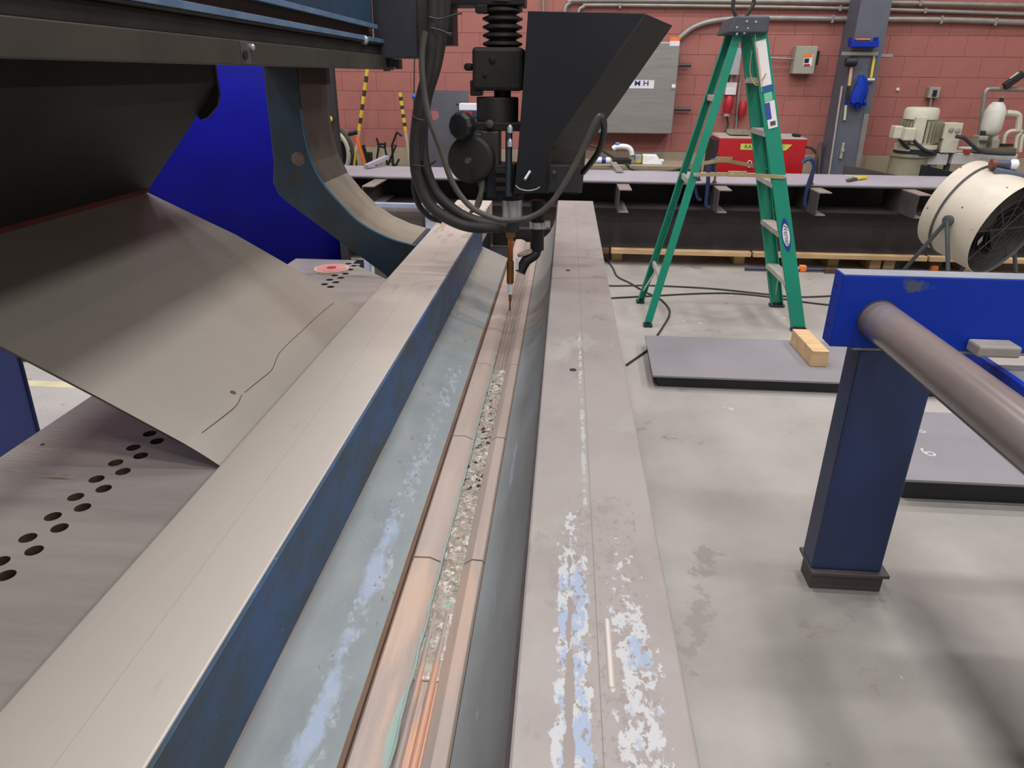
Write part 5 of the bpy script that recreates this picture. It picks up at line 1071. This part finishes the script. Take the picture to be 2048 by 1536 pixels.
bm = B(); cyl(bm, p+Vector((0, .03, 0)), p+Vector((0, .05, 0)), .14, n=24); obj('hub', bm, inkblack_m, rg); bm = B(); box(bm, (p.x-.04, 7.2, 0), (p.x+.04, 7.26, p.z-.1)); obj('stand', bm, inkblack_m, rg)
for i, (lab, lines, m_, Y) in enumerate((('dark bent rod frame standing behind the strip plate', [[(753, 276), (758, 290), (754, 316), (752, 330)], [(756, 291), (770, 296), (773, 312), (774, 330)], [(754, 288), (770, 288)], [(770, 285), (770, 296)]], soot_m, 7.3),
        ('dark bar clamp leaning right of the rod frame', [[(793, 266), (788, 280), (784, 290)], [(793, 264), (804, 272)], [(784, 290), (792, 291), (788, 300), (782, 315), (776, 330)], [(782, 322), (792, 332)], [(792, 331), (798, 318)]], soot_m, 7.2),
        ('yellow rod standing near the hose reel', [[(712, 302), (710, 318), (708, 334)]], yellow_m, 7.0),
        ('brown rod leaning behind the hose reel', [[(700, 300), (706, 312), (712, 320)], [(703, 305), (712, 315)]], rust_m, 7.1),
        )):
    g = thing('rod_stand', lab, 'rod', tuple(at(lines[0][-1][0], lines[0][-1][1], y=Y)))
    for ln in lines:
        P = [at(x, y, y=Y) for x, y in ln]; P = P + ([Vector((P[-1].x, Y, 0))] if ln is lines[0] else []); bm = B(); tube(bm, P, .011, n=6, smooth=False); obj('rod', bm, m_, g, smooth=True)
bm = B(); bar(bm, at(732, 333, y=6.5), at(774, 314, y=6.8), .05, .03); tag(obj('flat_bar', bm, tplate_m), 'pale flat bar leaning up behind the strip plate, below the rod frame', 'bar')
hc_ = thing('hanging_cord', 'thin dark cord with a blue fitting hanging left of the hoses', 'cord', tuple(at(829, 215, y=7.5)))
bm = B(); tube(bm, [at(830, -40, y=7.5), at(829, 110, y=7.5), at(828, 190, y=7.5), at(828, 330, y=7.5)], .007, n=6); obj('cord', bm, rubber_m, hc_); bm = B(); p = at(828, 191, y=7.5); lathe(bm, p+Vector((0, 0, -.04)), (0, 0, 1), [(0, .01), (.03, .024), (.06, .012)], n=10); obj('fitting', bm, mat('blue_fitting', (58, 92, 170)), hc_, smooth=True)
# things low under the beam stack, seen over the yoke
lo_ = at(720, 408, y=5.2); 
bm = B(); a_, b_ = at(712, 408, y=5.0), at(940, 414, y=5.0); bar(bm, a_, b_, .06, .026); o = obj('pale_rail', bm, mat('pale_blue_white', (150, 158, 178))); tag(o, 'pale blue-grey rail low behind the yoke', 'rail')
for x_, nm in ((a_.x+.05, 0), (b_.x-.05, 1)):
    bm = B(); box(bm, (x_-.02, 4.98, 0), (x_+.02, 5.02, a_.z-.012)); o2_ = obj('leg', bm, mat('pale_blue_white', (150, 158, 178)), o)
bn = cb_('dark_bin', 'dark bin with faded contents under the pale rail, behind the yoke', 'bin', 745, 418, 852, 590, mat('grimy_bin', (84, 78, 76), (60, 52, 50), 4, .7, spots=[((130, 78, 64), 7, .62, None), ((112, 120, 128), 5, .66, None)]), 5.15, .3, .02)
cb_('white_box', 'bluish-white upright box beside the left clamp bar, low behind the hoses', 'box', 853, 428, 900, 590, mat('bluish_white_panel', (196, 204, 220)), 5.1, .04)

# ------------------------------------------------------------------ welding curtain and pole
CYY = 5.6
xr_ = at(666, 330, y=CYY).x
bm = B(); n = 160; rows_ = []
xs = [-7.2+(xr_+7.2)*i/n for i in range(n+1)]
for x in xs:
    rows_.append((x, CYY+.012*math.sin(x*3.1)+.004*math.sin(x*11+1)))
tv = [[bm.verts.new((x, y+dy, z)) for (x, y) in rows_] for z, dy in ((.03, .02), (1.0, .0), (2.6, 0))]
for k in range(2):
    for i in range(n): bm.faces.new((tv[k][i], tv[k][i+1], tv[k+1][i+1], tv[k+1][i]))
cur = thing('welding_curtain', 'deep blue vinyl welding curtain hanging behind the yoke', 'curtain', (-3.5, CYY, 0))
o = obj('curtain_sheet', bm, curtain_m, cur, smooth=True); sdm = o.modifiers.new('thick', 'SOLIDIFY'); sdm.thickness = .003
bm = B(); cyl(bm, (-7.3, CYY, 2.62), (xr_+.08, CYY, 2.62), .02, n=12); obj('top_rail', bm, inkblack_m, cur)
bm = B(); box(bm, (xr_+.005, CYY-.025, 0), (xr_+.072, CYY+.03, 2.65)); obj('pole', bm, mat('charcoal_pole', (34, 32, 35)), cur, bevel=.004)
bm = B(); box(bm, (-7.3, CYY-.025, 0), (-7.22, CYY+.03, 2.65)); obj('pole', bm, inkblack_m, cur)
bm = B(); box(bm, (xr_-.15, CYY-.3, 0), (xr_+.16, CYY+.3, .012)); obj('pole_foot', bm, inkblack_m, cur)
p = at(659, 238, y=CYY-.06); bm = B(); lathe(bm, p+Vector((0, .01, 0)), (0, -1, 0), [(0, .022), (.03, .026), (.04, .018)], n=14); obj('yellow_button', bm, yellow_m, cur, smooth=True)
# blue stand leg at the left edge
ls = thing('left_stand', 'dark blue stand leg at the left edge beyond the holed table', 'stand', (-1.78, 1.95, 0))
bm = B(); hexa(bm, [(-1.98, 1.90, 0), (-1.70, 1.90, 0), (-1.70, 1.92, 0), (-1.98, 1.92, 0), (-1.86, 1.90, .86), (-1.665, 1.90, .86), (-1.665, 1.92, .86), (-1.86, 1.92, .86)]); obj('leg', bm, mat('navy_blue_paint', (24, 44, 116), (20, 36, 96), 3, .45), ls, bevel=.005)
bm = B(); box(bm, (-2.6, 1.89, .86), (-1.66, 2.01, .92)); obj('top_bar', bm, mat('navy_blue_paint', (24, 44, 116)), ls, bevel=.005); bm = B(); box(bm, (-2.6, 1.90, 0), (-2.4, 2.0, .86)); obj('leg', bm, mat('navy_blue_paint', (24, 44, 116)), ls)
# painted line and dark strip on the left floor
a_, b_ = at(40, 766, z=0), at(380, 773, z=0)
bm = B(); box(bm, (-6, a_.y-.035, 0), (-1.2, a_.y+.035, .0012)); tag(obj('floor_line', bm, mat('cream_floor_paint', (198, 188, 150))), 'pale cream line painted on the floor at left', 'line')
p = at(80, 722, z=0); bm = B(); box(bm, (-5, p.y-.02, 0), (p.x+.12, p.y+.04, .05)); tag(obj('dark_kerb', bm, inkblack_m), 'low black strip on the floor at left', 'strip')
